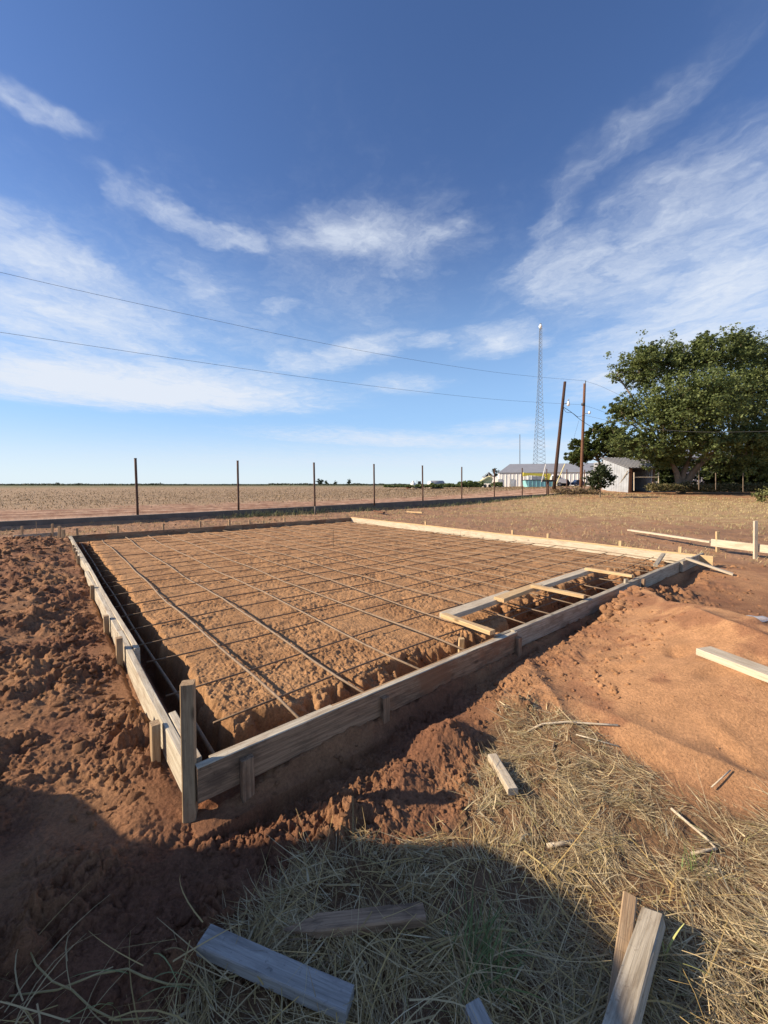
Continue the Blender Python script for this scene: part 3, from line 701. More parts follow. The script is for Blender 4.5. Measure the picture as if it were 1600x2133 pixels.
# small form and stakes at far left
fl2 = empty('slab_form', G(60, 1120, 0), 'low grey plank with three stakes at the far left edge', 'formwork')
plank('board', D(28, 1120, 10.8), D(122, 1112, 11.8), .12, .035, M_grey, fl2)
for (px, pt, pb, Y) in ((24, 1119, 1146, 9.9), (46, 1096, 1124, 11.0), (109, 1091, 1118, 11.6)): stake_v('stake', px, pt, pb, Y, M_stake, .05, .04, fl2)
o = stake_v('stake', 124, 1096, 1130, 10.0, M_stake, .065, .045); tag(o, 'left one of two stakes standing just outside the far left corner', 'stake')
o = stake_v('stake', 132, 1103, 1136, 9.5, M_stake, .065, .045); tag(o, 'right and nearer one of two stakes outside the far left corner', 'stake')
o = loose(848, 1066, 880, 1068, .06, .1, M_new, 'small yellow board lying in the dry grass beyond the form', z0=.0, z1=.0)
o = loose(780, 1064, 800, 1068, .08, .12, M_pole, 'dark chunk of timber lying beyond the far corner of the form', z0=.0, z1=.0, name='timber_chunk', cat='timber')
# plastic bottle
p = G(1580, 1262, .18); p[2] = TZ(p[0], p[1]) + .04
bm = bmesh.new(); ax = Vector((1, -.12, 0)).normalized()
add_tube(bm, [Vector(p) + ax * d_ for d_ in (-.13, -.125, -.07, 0, .05, .09, .11, .14)], [.01, .032, .034, .026, .033, .022, .013, .013], 10)
o = bm_obj('plastic_bottle', bm, M_plastic, None, True); tag(o, 'crushed clear plastic bottle lying behind the sand pile', 'bottle')

# ------------------------------------------------------------------ concrete wall and pipe posts
def wall_top(u): return .17 + .43 * max(0, min(1, u / 43.0)) ** 1.15
bm = bmesh.new(); us_ = list(np.linspace(-9, 46, 56)); rows = []
for u_ in us_:
    rows.append([bm.verts.new(tuple(W(u_, VWALL + dv, zz_))) for dv, zz_ in ((0, -.5), (0, wall_top(u_) - .01), (.01, wall_top(u_)), (.19, wall_top(u_)), (.2, wall_top(u_) - .01), (.2, -.5))])
for a, b in zip(rows, rows[1:]):
    for k in range(5): bm.faces.new((a[k], b[k], b[k + 1], a[k + 1]))
bm.faces.new(rows[0]); bm.faces.new(rows[-1][::-1]); bmesh.ops.recalc_face_normals(bm, faces=bm.faces)
o = bm_obj('concrete_wall', bm, M_conc); tag(o, 'long low concrete stem wall crossing behind the slab form', 'wall')
posts = [(282, 955, 287, 1075, 17.1), (495, 960, 497, 1062, 19.8), (654, 964, 656, 1058, 21.9), (779, 967, 780, 1049, 24.9), (880, 970, 881, 1042, 28.0), (962, 973, 962, 1037, 31.5), (1030, 977, 1030, 1034, 34.6), (1088, 975, 1088, 1030, 37), (1139, 977, 1139, 1028, 39.5), (1181, 978, 1181, 1026, 41), (1218, 979, 1218, 1030, 42.5)]
ords = ['tallest pipe post, nearest on the left, on the concrete wall', 'second pipe post from the left on the concrete wall', 'third pipe post from the left, pale at its foot', 'fourth pipe post from the left on the concrete wall', 'fifth pipe post, standing in front of the parked tank', 'sixth pipe post, right of the grey round-topped tank', 'seventh pipe post, in front of the pale yellow grain cart', 'eighth pipe post, left of the turquoise container', 'ninth pipe post, in front of the turquoise container', 'tenth pipe post, in front of the white truck bonnet', 'eleventh pipe post, right of the upright utility pole']
for (a, b, c, d, Y), lb_ in zip(posts, ords):
    bt = D(c, d, Y); tp = D(a, b, Y); bm = bmesh.new(); n_ = 6
    P3 = [tuple(bt + (tp - bt) * q + np.array([0, 0, -.12 * (1 - q)])) for q in np.linspace(0, 1, n_)]
    add_tube(bm, P3, .05 if Y < 25 else .052, 10)
    root = empty('pipe_post', (bt[0], bt[1], bt[2] - .1), lb_, 'fence post', 'rusty pipe posts along the concrete wall')
    bm_obj('pipe', bm, M_post, root, True)
    bm = bmesh.new(); add_tube(bm, [tuple(tp), tuple(tp + np.array([0, 0, .015]))], .058, 10); bm_obj('cap', bm, M_post, root, True)
    if c == 656:
        bm = bmesh.new(); b2 = D(657, 1076, Y - .45); add_tube(bm, [tuple(b2), tuple(b2 + np.array([0, 0, .55]))], .056, 10); bm_obj('sleeve', bm, M_conc, root, True)

# ------------------------------------------------------------------ foliage tools
def leaf_faces(P, size, rs, flat=.35, colA=(.05, .085, .02), colB=(.10, .14, .035), elong=1.7, cvar=None):
    n = len(P)
    a = rs.normal(size=(n, 3)); a[:, 2] *= .7; a /= np.linalg.norm(a, axis=1)[:, None]
    nr = rs.normal(size=(n, 3)); nr[:, 2] = np.abs(nr[:, 2]) + flat; b = np.cross(nr, a); b /= np.linalg.norm(b, axis=1)[:, None] + 1e-9
    s = size * rs.uniform(.6, 1.3, n)[:, None]
    V = np.stack([P - a * s * elong / 2, P + b * s / 2, P + a * s * elong / 2, P - b * s / 2], 1).reshape(-1, 3)
    Fq = np.arange(4 * n).reshape(n, 4)
    k = (rs.uniform(0, 1, n) if cvar is None else np.clip(cvar + rs.normal(0, .18, n), 0, 1))[:, None]
    C = np.array(colA) * (1 - k) + np.array(colB) * k
    return V, Fq, np.repeat(C, 4, 0)
def blades(P, L, Wd, az, pitch, curl, C, seg=3, up=0.0, twist=None):
    """ribbons from P; az heading, pitch start elevation, curl change of pitch along the blade"""
    n = len(P); rows_ = []; p = P.copy(); ph = pitch.copy(); a = az.copy()
    tw = np.zeros(n) if twist is None else twist
    for s in range(seg + 1):
        side = np.stack([-np.sin(a) * np.cos(tw), np.cos(a) * np.cos(tw), np.sin(tw)], 1)
        k = (1 - (s / seg) ** 2 * .75) * .5
        rows_.append((p - side * (Wd * k)[:, None], p + side * (Wd * k)[:, None]))
        d = np.stack([np.cos(a) * np.cos(ph), np.sin(a) * np.cos(ph), np.sin(ph)], 1)
        p = p + d * (L / seg)[:, None]; ph = ph + curl / seg; a = a + up * curl / seg
    V = np.stack([q for r in rows_ for q in r], 1)           # n, 2(seg+1), 3
    m = 2 * (seg + 1); base = (np.arange(n) * m)[:, None, None]
    f = np.array([(2 * s, 2 * s + 1, 2 * s + 3, 2 * s + 2) for s in range(seg)])[None]
    return V.reshape(-1, 3), (base + f).reshape(-1, 4), np.repeat(C, m, 0)
def join_np(parts):
    V, Fq, C = [], [], []; o_ = 0
    for v, f, c in parts: V.append(v); Fq.append(f + o_); C.append(c); o_ += len(v)
    return np.concatenate(V), np.concatenate(Fq), np.concatenate(C)

# ------------------------------------------------------------------ straw
def build_straw():
    rs = np.random.default_rng(11); parts = []
    # candidate points, dense near the camera
    n = 340000
    x = rs.uniform(-1.2, 4.2, n); y = rs.uniform(.55, 3.3, n)
    dens = 1 / np.maximum(1.0, y / 1.25) ** 1.0
    m = straw_mask(x, y); cl = fbm(x, y, 4.0, 3, 91)
    keep = (rs.uniform(0, 1, n) < dens * m * np.clip(.62 + cl * 2.4, .03, 1)) & (np.abs(x) < y * 1.7 + .5)
    x, y, m, cl = x[keep], y[keep], m[keep], cl[keep]; n = len(x)
    z = terrain(x, y) + rs.uniform(.0, 1, n) ** 2 * .028 + .002
    main = 2.4 + 2.2 * perlin(x * 1.6, y * 1.6, 95) + 2.6 * perlin(x * 6.5, y * 6.5, 96)
    az = np.where(rs.uniform(0, 1, n) < .72, main + rs.normal(0, .30, n), rs.uniform(0, 2 * np.pi, n))
    L = rs.uniform(.03, .14, n) * np.where(rs.uniform(0, 1, n) < .1, 1.9, 1); Wd = rs.uniform(.0010, .0027, n)
    pitch = rs.normal(.07, .22, n); curl = rs.normal(-.25, .5, n)
    pal = np.array([(.57, .46, .265), (.48, .375, .215), (.36, .27, .155), (.66, .56, .35), (.24, .165, .095), (.33, .30, .13)])
    idx = rs.choice(6, n, p=[.24, .24, .2, .12, .13, .07])
    C = pal[idx] * rs.uniform(.8, 1.15, n)[:, None]
    bd = rs.uniform(0, 1, n) < .035; Wd[bd] *= 2.6; L[bd] *= .8; C[bd] = np.array((.66, .55, .34)) * rs.uniform(.7, 1.05, (bd.sum(), 1))
    left = (x < .45) & (y < 1.75)
    gl = left & (rs.uniform(0, 1, n) < .5); C[gl] = np.array((.46, .33, .15)) * rs.uniform(.7, 1.15, (gl.sum(), 1)); Wd[left] *= 1.25
    P = np.stack([x, y, z], 1)
    parts.append(blades(P, L, Wd, az, pitch, curl, C, 3, 1.0, rs.normal(0, .5, n)))
    return join_np(parts)
V, Fq, C = build_straw()
o = link('cut_straw', mesh_np('cut_straw', V, Fq, M_straw, False, C)); tag(o, 'matted cut straw covering the ground at lower right', 'straw', kind='stuff'); n_straw = len(Fq)
def build_weeds():        # long green-grey stems lying over the dirt along the bottom edge
    rs = np.random.default_rng(12); parts = []
    n = 950
    px = rs.uniform(-60, 1500, n); py = rs.uniform(1790, 2230, n)
    P = np.array([G(a, b) for a, b in zip(px, py)]); x, y = P[:, 0], P[:, 1]
    lim = np.interp(px, [0, 300, 430, 700, 1000, 1500], [2010, 2000, 1950, 1780, 1760, 1850])
    k = (py > lim) ; P = P[k]; n = len(P); x, y = P[:, 0], P[:, 1]
    P[:, 2] = terrain(x, y) + rs.uniform(.004, .05, n)
    k2 = (px[k] > 380) | (rs.uniform(0, 1, n) < .35); P = P[k2]; n = len(P); L = rs.uniform(.10, .40, n); Wd = rs.uniform(.0018, .0046, n); az = rs.uniform(0, 2 * np.pi, n)
    C = np.array((.43, .31, .125)) * rs.uniform(.6, 1.3, (n, 1)); yl = rs.uniform(0, 1, n) < .45; C[yl] = np.array((.52, .40, .21)) * rs.uniform(.7, 1.1, (yl.sum(), 1))
    parts.append(blades(P, L, Wd, az, rs.uniform(.0, .35, n), rs.normal(-.55, .4, n), C, 6, .9, rs.normal(0, .4, n)))
    return join_np(parts)
V, Fq, C = build_weeds()
o = link('fallen_stems', mesh_np('fallen_stems', V, Fq, M_straw, False, C)); tag(o, 'long greenish stems lying across the shaded ground along the bottom', 'stems', kind='stuff')

def tuft(px, py, n, L, Wd, colr, label, z=None, spread=.04, droop=-.7, p0=1.15, name='grass_tuft', cat='grass tuft', seed=1, lean=None):
    rs = np.random.default_rng(seed); q = G(px, py); q[2] = TZ(q[0], q[1])
    root = empty(name, tuple(q), label, cat)
    P = rs.normal(0, spread, (n, 3)); P[:, 2] = 0
    az = rs.uniform(0, 2 * np.pi, n) if lean is None else rs.normal(lean, .6, n)
    V, Fq, C = blades(P, L * rs.uniform(.5, 1.1, n), Wd * rs.uniform(.7, 1.2, n), az, rs.normal(p0, .22, n), rs.normal(droop, .3, n), np.array(colr) * rs.uniform(.75, 1.25, (n, 1)), 6, .2, rs.normal(0, .5, n))
    link('blades', mesh_np('blades', V, Fq, M_straw, False, C), root)['kind'] = 'stuff'
    return root
tuft(990, 2040, 52, .24, .005, (.13, .165, .055), 'dark green grass clump bending right in the lower middle', lean=.7, seed=2, p0=.7)
tuft(1440, 1815, 16, .11, .004, (.17, .24, .08), 'small green grass tuft in the straw at right', seed=3, spread=.02, droop=-.3)
tuft(1050, 1905, 3, .24, .0045, (.36, .36, .17), 'single tall seed stalk standing left of the lower right stakes', seed=4, spread=.004, droop=-.1, p0=1.45, name='seed_stalk', cat='stalk')
tuft(1430, 1905, 1, .11, .007, (.38, .42, .12), 'short bright green stalk sticking up from the straw', seed=5, spread=.001, droop=.1, p0=1.3, name='seed_stalk', cat='stalk', lean=2.6)
tuft(1385, 2020, 4, .15, .006, (.36, .37, .13), 'yellow green leaves beside the leaning grey board', seed=6, spread=.008, name='weed', cat='weed')
tuft(740, 1780, 3, .2, .004, (.4, .35, .18), 'pair of dry stalks standing where the shaded straw begins', seed=8, spread=.01, droop=-.15, p0=1.3, name='dry_stalk', cat='stalk')
tuft(260, 2110, 7, .30, .0055, (.22, .24, .10), 'long bent weed stems over the dark dirt at lower left', seed=9, spread=.05, droop=-1.1, p0=1.0, name='weed', cat='weed')
def stick(pts, r, mat, label, name='twig', cat='twig', lift=.012):
    P3 = []
    for (px, py) in pts:
        z = 0
        for _ in range(6): q = G(px, py, z); z = TZ(q[0], q[1]) + lift
        P3.append(tuple(G(px, py, z)))
    bm = bmesh.new(); add_tube(bm, P3, r, 6); o = bm_obj(name, bm, mat, None, True); tag(o, label, cat)
stick([(1100, 1523), (1130, 1508), (1180, 1504), (1240, 1508), (1288, 1511)], .006, M_pale, 'long pale stem lying along the foot of the sand pile')
stick([(1290, 1555), (1240, 1541), (1200, 1530)], .004, M_pale, 'shorter pale stem lying below the long one on the sand')
stick([(1398, 1684), (1440, 1720), (1470, 1745), (1492, 1768), (1440, 1778)], .006, M_pale, 'bent pale stem hooked at its end in the straw')
stick([(1140, 1762), (1195, 1754)], .009, M_pale, 'thick short pale stem lying in the straw')
stick([(1148, 1622), (1163, 1600), (1150, 1565), (1155, 1545)], .006, M_stake, 'brown curved root lying in the straw below the pile')
stick([(1482, 1640), (1522, 1604)], .003, M_pale, 'thin dry stalk leaning on the sand at right', lift=.03)
M_vine = simple('dry_vine', (.34, .27, .12), .7, 0, .2, 20)
stick([(20, 2075), (120, 2062), (200, 2030), (265, 2018), (300, 2035), (350, 2050), (420, 2052), (500, 2030)], .0028, M_vine, 'long pale vine stem lying over the dark dirt at lower left', 'vine', 'vine', .02)
stick([(60, 1975), (75, 2010), (110, 2045), (150, 2062), (190, 2100), (240, 2125), (330, 2120)], .0025, M_vine, 'curled vine stem in the bottom left corner', 'vine', 'vine', .03)
stick([(1092, 1772), (1135, 1805), (1168, 1840), (1140, 1880), (1120, 1925)], .0035, M_vine, 'bent straw coloured reed where the shade edge crosses the straw', 'reed', 'reed', .035)
stick([(900, 1975), (960, 1950), (1030, 1935), (1080, 1940)], .0038, M_vine, 'arched stalk beside the dark green grass clump', 'stalk', 'stalk', .04)
stick([(1445, 1452), (1480, 1448), (1506, 1448)], .005, M_stake, 'small brown twig lying on the sand pile')
for k, (px, py) in enumerate(((1376, 1346), (1372, 1347))):
    pass
tuft(1374, 1352, 4, .08, .003, (.42, .36, .2), 'tiny dry sprig poking out of the sand pile', seed=14, spread=.01, droop=-.1, name='dry_sprig', cat='sprig')

# dry grass of the yard and stubble of the field
def scatter_grass(name, label, n, fx, Lr, Wr, palette, seed, seg=2, rows_=False, cat='grass'):
    rs = np.random.default_rng(seed); x, y = fx(rs, n); n = len(x)
    z = terrain(x, y) - .005
    L = rs.uniform(*Lr, n); Wd = rs.uniform(*Wr, n) * np.maximum(1, np.hypot(x, y) / 14)
    pal = np.array(palette); C = pal[rs.integers(0, len(pal), n)] * rs.uniform(.75, 1.2, (n, 1))
    V, Fq, C = blades(np.stack([x, y, z], 1), L, Wd, rs.uniform(0, 2 * np.pi, n), rs.uniform(.35, 1.35, n), rs.normal(-.6, .4, n), C, seg, .3)
    o = link(name, mesh_np(name, V, Fq, M_straw, False, C)); tag(o, label, cat, kind='stuff')
def yard_pts(rs, n):
    k = 16; m = n // k
    u_ = rs.uniform(-3, 46, m); v_ = rs.uniform(-12, VWALL - .1, m)
    x = N0[0] + E1[0] * u_ + E2[0] * v_; y = N0[1] + E1[1] * u_ + E2[1] * v_
    ok = ((v_ > VL + .45) | (u_ > UL + 1.7)) & (np.abs(x) < y * 1.05 + 1) & (y > 4)
    ok &= fbm(x, y, .55, 3, 101) + .35 * fbm(x, y, 2.5, 2, 103) > rs.uniform(-.45, .30, m)
    ok &= ~((x > 3.6) & (y < 7.2) & (v_ < 3.0))
    x, y = x[ok], y[ok]; s_ = rs.uniform(.03, .16, len(x)) * (1 + np.hypot(x, y) / 40)
    x = np.repeat(x, k) + rs.normal(0, 1, len(x) * k) * np.repeat(s_, k); y = np.repeat(y, k) + rs.normal(0, 1, len(s_) * k) * np.repeat(s_, k)
    return x, y
scatter_grass('dry_grass', 'short dry yellow grass over the yard behind the form', 150000, yard_pts, (.04, .15), (.004, .009), [(.60, .48, .23), (.46, .35, .18), (.30, .22, .12), (.66, .55, .30), (.26, .26, .11)], 21)
def field_pts(rs, n):
    v_ = 27 + rs.exponential(26, n); v_ = np.round(v_ / 1.0) * 1.0 + rs.normal(0, .18, n); u_ = rs.uniform(-60, 170, n)
    x = N0[0] + E1[0] * u_ + E2[0] * v_; y = N0[1] + E1[1] * u_ + E2[1] * v_
    ok = (np.abs(x) < y * 1.05 + 2) & (v_ > 27 + 10 * fbm(x, y, .35, 3, 67)) & (y > 0) & (x / y < .5)
    return x[ok], y[ok]
scatter_grass('field_stubble', 'low crop stubble in rows across the field beyond the track', 80000, field_pts, (.05, .20), (.010, .022), [(.32, .225, .13), (.20, .145, .085), (.42, .31, .19), (.17, .14, .07)], 22, cat='stubble')
def wall_weeds(rs, n):
    u_ = np.concatenate([rs.normal(c, s, int(n * k)) for c, s, k in ((7.5, .9, .2), (10, 1.3, .2), (14, 1.5, .12), (21, 2.0, .14), (26, 2.2, .14), (32, 3, .2))]); v_ = VWALL - .08 - rs.exponential(.22, len(u_))
    x = N0[0] + E1[0] * u_ + E2[0] * v_; y = N0[1] + E1[1] * u_ + E2[1] * v_
    return x, y
scatter_grass('wall_weeds', 'thin green weeds growing along the foot of the concrete wall', 2600, wall_weeds, (.12, .40), (.006, .010), [(.30, .30, .14), (.20, .24, .09), (.45, .40, .22)], 23, 3, cat='weeds')

# ------------------------------------------------------------------ clods
def build_clods():
    rs = np.random.default_rng(31)
    bases = []
    for s in range(6):
        for sub in (1, 2):
            bm = bmesh.new(); bmesh.ops.create_icosphere(bm, subdivisions=sub, radius=1)
            v = np.array([q.co[:] for q in bm.verts]); f = np.array([[w.index for w in fc.verts] for fc in bm.faces]); bm.free()
            d = 1 + .42 * perlin(v[:, 0] * 1.3 + s * 7, v[:, 1] * 1.3 + v[:, 2] * 2.1, s) + .30 * perlin(v[:, 0] * 3 + v[:, 2] * 2.2, v[:, 1] * 3 + s * 3, s + 50)
            v = v * d[:, None]
            for _ in range(9):
                nn = rs.normal(size=3); nn /= np.linalg.norm(nn); ex = np.maximum(0, v @ nn - rs.uniform(.35, .75)); v = v - ex[:, None] * nn * .92
            v[:, 2] *= .75; bases.append((v, f))
    XY = []
    def zone(n, fn, r0, r1, p=3.0, dark=.5):
        x, y = fn(n); k = np.hypot(x, y) > .8; x, y = x[k], y[k]
        r = r0 + (r1 - r0) * rs.uniform(0, 1, len(x)) ** p
        XY.append(np.stack([x, y, r, np.full(len(x), dark)], 1))
    def uvz(u0, u1, v0, v1):
        def f(n):
            u_ = rs.uniform(u0, u1, n); v_ = rs.uniform(v0, v1, n)
            return N0[0] + E1[0] * u_ + E2[0] * v_, N0[1] + E1[1] * u_ + E2[1] * v_
        return f
    def nuv(cu, cv, su, sv):
        def f(n):
            u_ = rs.normal(cu, su, n); v_ = rs.normal(cv, sv, n)
            return N0[0] + E1[0] * u_ + E2[0] * v_, N0[1] + E1[1] * u_ + E2[1] * v_
        return f
    zone(3600, uvz(-2.6, -.13, .3, 11.5), .003, .045, 7)
    zone(1100, nuv(-.8, 9.6, .45, 1.0), .008, .085, 5); zone(700, nuv(-.9, 6.3, .4, 1.2), .006, .07, 5); zone(500, nuv(-1.0, 3.4, .4, .8), .006, .055, 5)
    zone(500, nuv(-.28, 2.2, .10, 1.3), .01, .05, 3)
    zone(1400, uvz(-1.5, .8, -1.0, 1.5), .003, .022, 4)
    zone(2600, uvz(-.1, 3.6, -.95, -.09), .003, .030, 5)
    zone(420, nuv(4.9, -.22, .75, .09), .012, .085, 2.6); zone(400, uvz(3.2, 7.8, -.5, -.08), .005, .04, 4)
    zone(420, uvz(3.3, 6.6, .06, .72), .010, .075, 2.6); zone(300, uvz(6.6, 8.1, .06, .7), .008, .06, 3)
    zone(600, uvz(.3, 3.2, .06, .50), .004, .032, 5); zone(2600, uvz(.4, 8.1, .5, 10.2), .003, .016, 3)
    zone(200, nuv(5.3, -.9, .9, .3), .008, .035, 3)
    def xyz(x0, x1, y0, y1):
        return lambda n: (rs.uniform(x0, x1, n), rs.uniform(y0, y1, n))
    zone(900, xyz(.9, 4.6, 1.7, 4.4), .002, .010, 3, .2)
    zone(1500, uvz(8.4, 14, -4, 6), .006, .05, 4); zone(420, nuv(5.6, VL + .6, 1.2, .15), .02, .09, 2); zone(800, uvz(-2, 10, VL + .15, 17), .01, .07, 4)
    zone(700, uvz(6.5, 12, -4.0, -.25), .004, .045, 4); zone(160, nuv(UL + .5, 3.5, .15, 2.5), .02, .08, 2.5)
    A = np.concatenate(XY); x, y, r = A[:, 0], A[:, 1], A[:, 2]
    u_ = (x - N0[0]) * E1[0] + (y - N0[1]) * E1[1]; v_ = (x - N0[0]) * E2[0] + (y - N0[1]) * E2[1]
    ok = ~(((np.abs(v_) < .07 + r) & (u_ > -.2) & (u_ < UL + .3)) | ((np.abs(u_ + .02) < .10 + r) & (v_ > -.2) & (v_ < VL + .2)) | ((np.abs(u_ - UL - .05) < .08 + r) & (v_ > -.8) & (v_ < VL + .2)) | ((np.abs(v_ - VL - .03) < .07 + r) & (u_ > 0) & (u_ < UL)))
    ok &= straw_mask(x, y) < .5
    A = A[ok]; x, y, r = A[:, 0], A[:, 1], A[:, 2]
    z, C = terrain(x, y, True)
    Vs, Fs, Cs = [], [], []; o_ = 0
    for k in range(len(A)):
        big = r[k] / max(.5, math.hypot(x[k], y[k])) > .006
        v, f = bases[rs.integers(0, 6) * 2 + (1 if big else 0)]
        a = rs.uniform(0, 6.28); c, s = math.cos(a), math.sin(a); sc3 = r[k] * rs.uniform(.55, 1.35, 3)
        q = v * sc3; q = np.stack([q[:, 0] * c - q[:, 1] * s, q[:, 0] * s + q[:, 1] * c, q[:, 2]], 1) + (x[k], y[k], z[k] + r[k] * .02)
        Vs.append(q); Fs.append(f + o_); o_ += len(v); Cs.append(np.repeat((C[k] * rs.uniform(.72, 1.02))[None], len(v), 0))
    return np.concatenate(Vs), np.concatenate(Fs), np.concatenate(Cs)
V, Fq, C = build_clods()
o = link('soil_clods', mesh_np('soil_clods', V, Fq, M_clod, False, C)); tag(o, 'loose clods and crumbs of red soil scattered along the forms', 'soil clods', kind='stuff')

# ------------------------------------------------------------------ trees
def make_tree(name, label, base, forks, lobes, nleaf, leaf, seed, trunk_r, colA=(.035, .062, .014), colB=(.085, .115, .028), twigs=6, cat='tree', group=None, cores=True):
    """base point; forks: list of limb end points (relative); lobes: (centre rel, radii) crown volumes"""
    rs = np.random.default_rng(seed); root = empty(name, base, label, cat, group)
    bm = bmesh.new(); ends = []
    lob = [(np.array(c, float), np.array(r, float)) for c, r in lobes]
    th = min(c[2] for c, r in lob) * .35
    for fk in forks:
        f = np.array(fk, float); mid = f * np.array([.3, .3, .45]) + rs.normal(0, .02, 3) * np.linalg.norm(f)
        pts = [(0, 0, -.3), (f[0] * .03, f[1] * .03, th * .5), tuple(mid), tuple((mid + f) / 2 + rs.normal(0, .02, 3) * f[2]), tuple(f)]
        add_tube(bm, pts, [trunk_r * 1.25, trunk_r, trunk_r * .72, trunk_r * .5, trunk_r * .3], 9); ends.append(f)
    clus = []
    vol = np.array([np.prod(r) ** .67 for c, r in lob]); tot = vol.sum()
    for (c, r), v in zip(lob, vol):
        nb = max(3, int(twigs * len(lob) * v / tot))
        src = min(ends, key=lambda e: np.linalg.norm(e - c))
        add_tube(bm, [tuple(src * .85), tuple((src + c) / 2 + rs.normal(0, .1, 3)), tuple(c)], [trunk_r * .34, trunk_r * .24, trunk_r * .16], 6)
        for k in range(nb):
            d = rs.normal(size=3); d /= np.linalg.norm(d); e = c + d * r * rs.uniform(.72, 1.0)
            m = (c + e) / 2 + rs.normal(0, .08, 3) * r
            add_tube(bm, [tuple(c), tuple(m), tuple(e)], [trunk_r * .12, trunk_r * .07, trunk_r * .03], 4, False); clus.append((e, r)); clus.append((m, r))
    bm_obj('trunk', bm, M_bark, root, True, base=(0, 0, 0))
    P, K = [], []
    per = nleaf // len(clus)
    for (e, r) in clus:
        s = np.mean(r) * rs.uniform(.10, .24)
        # several small sprays per cluster so that gaps stay open
        for j in range(5):
            ce = e + rs.normal(0, 1, 3) * s * 1.25; q = ce + rs.normal(0, 1, (per // 5, 3)) * s * np.array([.40, .40, .26])
            P.append(q); K.append(np.full(len(q), np.clip(.45 + .5 * rs.normal() * .5, 0, 1)))
    P = np.concatenate(P); K = np.concatenate(K)
    V, Fq, C = leaf_faces(P, leaf, rs, .3, colA, colB, cvar=K)
    fo = link('crown', mesh_np('crown', V, Fq, M_leaf, False, C), root); fo['kind'] = 'stuff'; return root
# big tree
Yt = 42.0; bt = D(1418, 1018, Yt); bt[2] = TZ(bt[0], bt[1])
def rel(px, py, dy=0, base=None, Y=Yt): 
    q = D(px, py, Y + dy); return q - base
L_big = []
for (px, py, rx, rz, dy) in ((1330, 765, 55, 42, 0), (1300, 860, 32, 42, -1), (1325, 925, 48, 32, -2), (1400, 760, 60, 50, 1), (1400, 850, 75, 60, -3), (1480, 745, 62, 48, 0), (1470, 840, 80, 62, -3), (1555, 735, 52, 42, 1), (1560, 820, 75, 70, -1), (1640, 760, 70, 60, 0), (1650, 880, 80, 80, 0), (1560, 920, 60, 48, -2), (1420, 925, 60, 28, -2), (1380, 945, 40, 20, 0), (1490, 920, 50, 28, -3), (1620, 960, 60, 40, 0), (1545, 703, 25, 16, 0), (1450, 716, 26, 16, 0), (1350, 735, 24, 16, 0), (1285, 780, 14, 16, 0), (1278, 855, 12, 14, 0), (1280, 905, 22, 16, 0), (1395, 958, 55, 14, 1), (1340, 948, 35, 12, 2), (1520, 965, 50, 20, 2), (1450, 965, 30, 10, 3)):
    s_ = Yt / F; L_big.append((rel(px, py, dy, bt), (rx * s_ * .92, rx * s_ * .85, rz * s_ * .92)))
make_tree('broad_tree', 'very large spreading green tree with a thick forked trunk at right', tuple(bt), [rel(1445, 930, 0, bt), rel(1480, 935, -.5, bt), rel(1380, 930, 0, bt), rel(1540, 900, 1, bt)], L_big, 170000, .14, 41, .36, twigs=30, colA=(.075, .108, .036), colB=(.215, .26, .09))
# tree behind to the left
Y2 = 62.0; b2_ = D(1250, 1010, Y2); b2_[2] = TZ(b2_[0], b2_[1])
Lb = [(rel(px, py, 0, b2_, Y2), (r_ * Y2 / F, r_ * Y2 / F, r2 * Y2 / F)) for px, py, r_, r2 in ((1225, 935, 30, 26), (1262, 915, 30, 26), (1200, 950, 22, 16), (1290, 935, 30, 30), (1235, 895, 14, 12))]
make_tree('round_tree', 'lower green tree behind the utility poles, left of the giant tree', tuple(b2_), [rel(1245, 950, 0, b2_, Y2)], Lb, 24000, .24, 42, .35, twigs=18, colA=(.04, .065, .016), colB=(.11, .135, .035))
# dark thicket at right, under the big crown
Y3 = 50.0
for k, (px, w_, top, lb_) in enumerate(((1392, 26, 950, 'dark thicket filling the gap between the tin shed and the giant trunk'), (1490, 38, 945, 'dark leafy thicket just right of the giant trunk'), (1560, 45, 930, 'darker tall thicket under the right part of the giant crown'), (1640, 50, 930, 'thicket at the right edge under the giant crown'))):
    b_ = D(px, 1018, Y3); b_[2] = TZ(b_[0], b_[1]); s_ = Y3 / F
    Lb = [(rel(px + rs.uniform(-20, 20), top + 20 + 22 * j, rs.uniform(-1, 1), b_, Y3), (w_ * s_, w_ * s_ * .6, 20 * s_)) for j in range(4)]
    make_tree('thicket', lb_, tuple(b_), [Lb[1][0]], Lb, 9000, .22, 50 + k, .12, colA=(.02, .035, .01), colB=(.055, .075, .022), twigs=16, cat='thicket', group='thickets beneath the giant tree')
# sapling
Y4 = 36.0; b4 = D(1250, 1036, Y4); b4[2] = TZ(b4[0], b4[1]); s4 = Y4 / F
Lb = [(rel(px, py, 0, b4, Y4), (r_ * s4, r_ * s4, r2 * s4)) for px, py, r_, r2 in ((1250, 990, 20, 20), (1236, 1000, 14, 14), (1266, 998, 13, 16), (1252, 975, 12, 10), (1248, 1012, 14, 8))]
make_tree('sapling', 'small bushy young tree in front of the tin shed wall', tuple(b4), [rel(1251, 995, 0, b4, Y4)], Lb, 5000, .11, 43, .06, twigs=14, colA=(.03, .05, .018), colB=(.065, .085, .035))
# tan bush, right edge
Y5 = 30.0; b5 = D(1590, 1036, Y5); b5[2] = TZ(b5[0], b5[1]); s5 = Y5 / F
make_tree('bush', 'pale yellow green bush at the right edge of the yard', tuple(b5), [(0, 0, .5)], [((.3, 0, .55), (.9, .7, .5)), ((1.3, 0, .6), (.8, .7, .6))], 3500, .09, 44, .03, colA=(.13, .15, .05), colB=(.27, .27, .11), twigs=14, cat='bush')
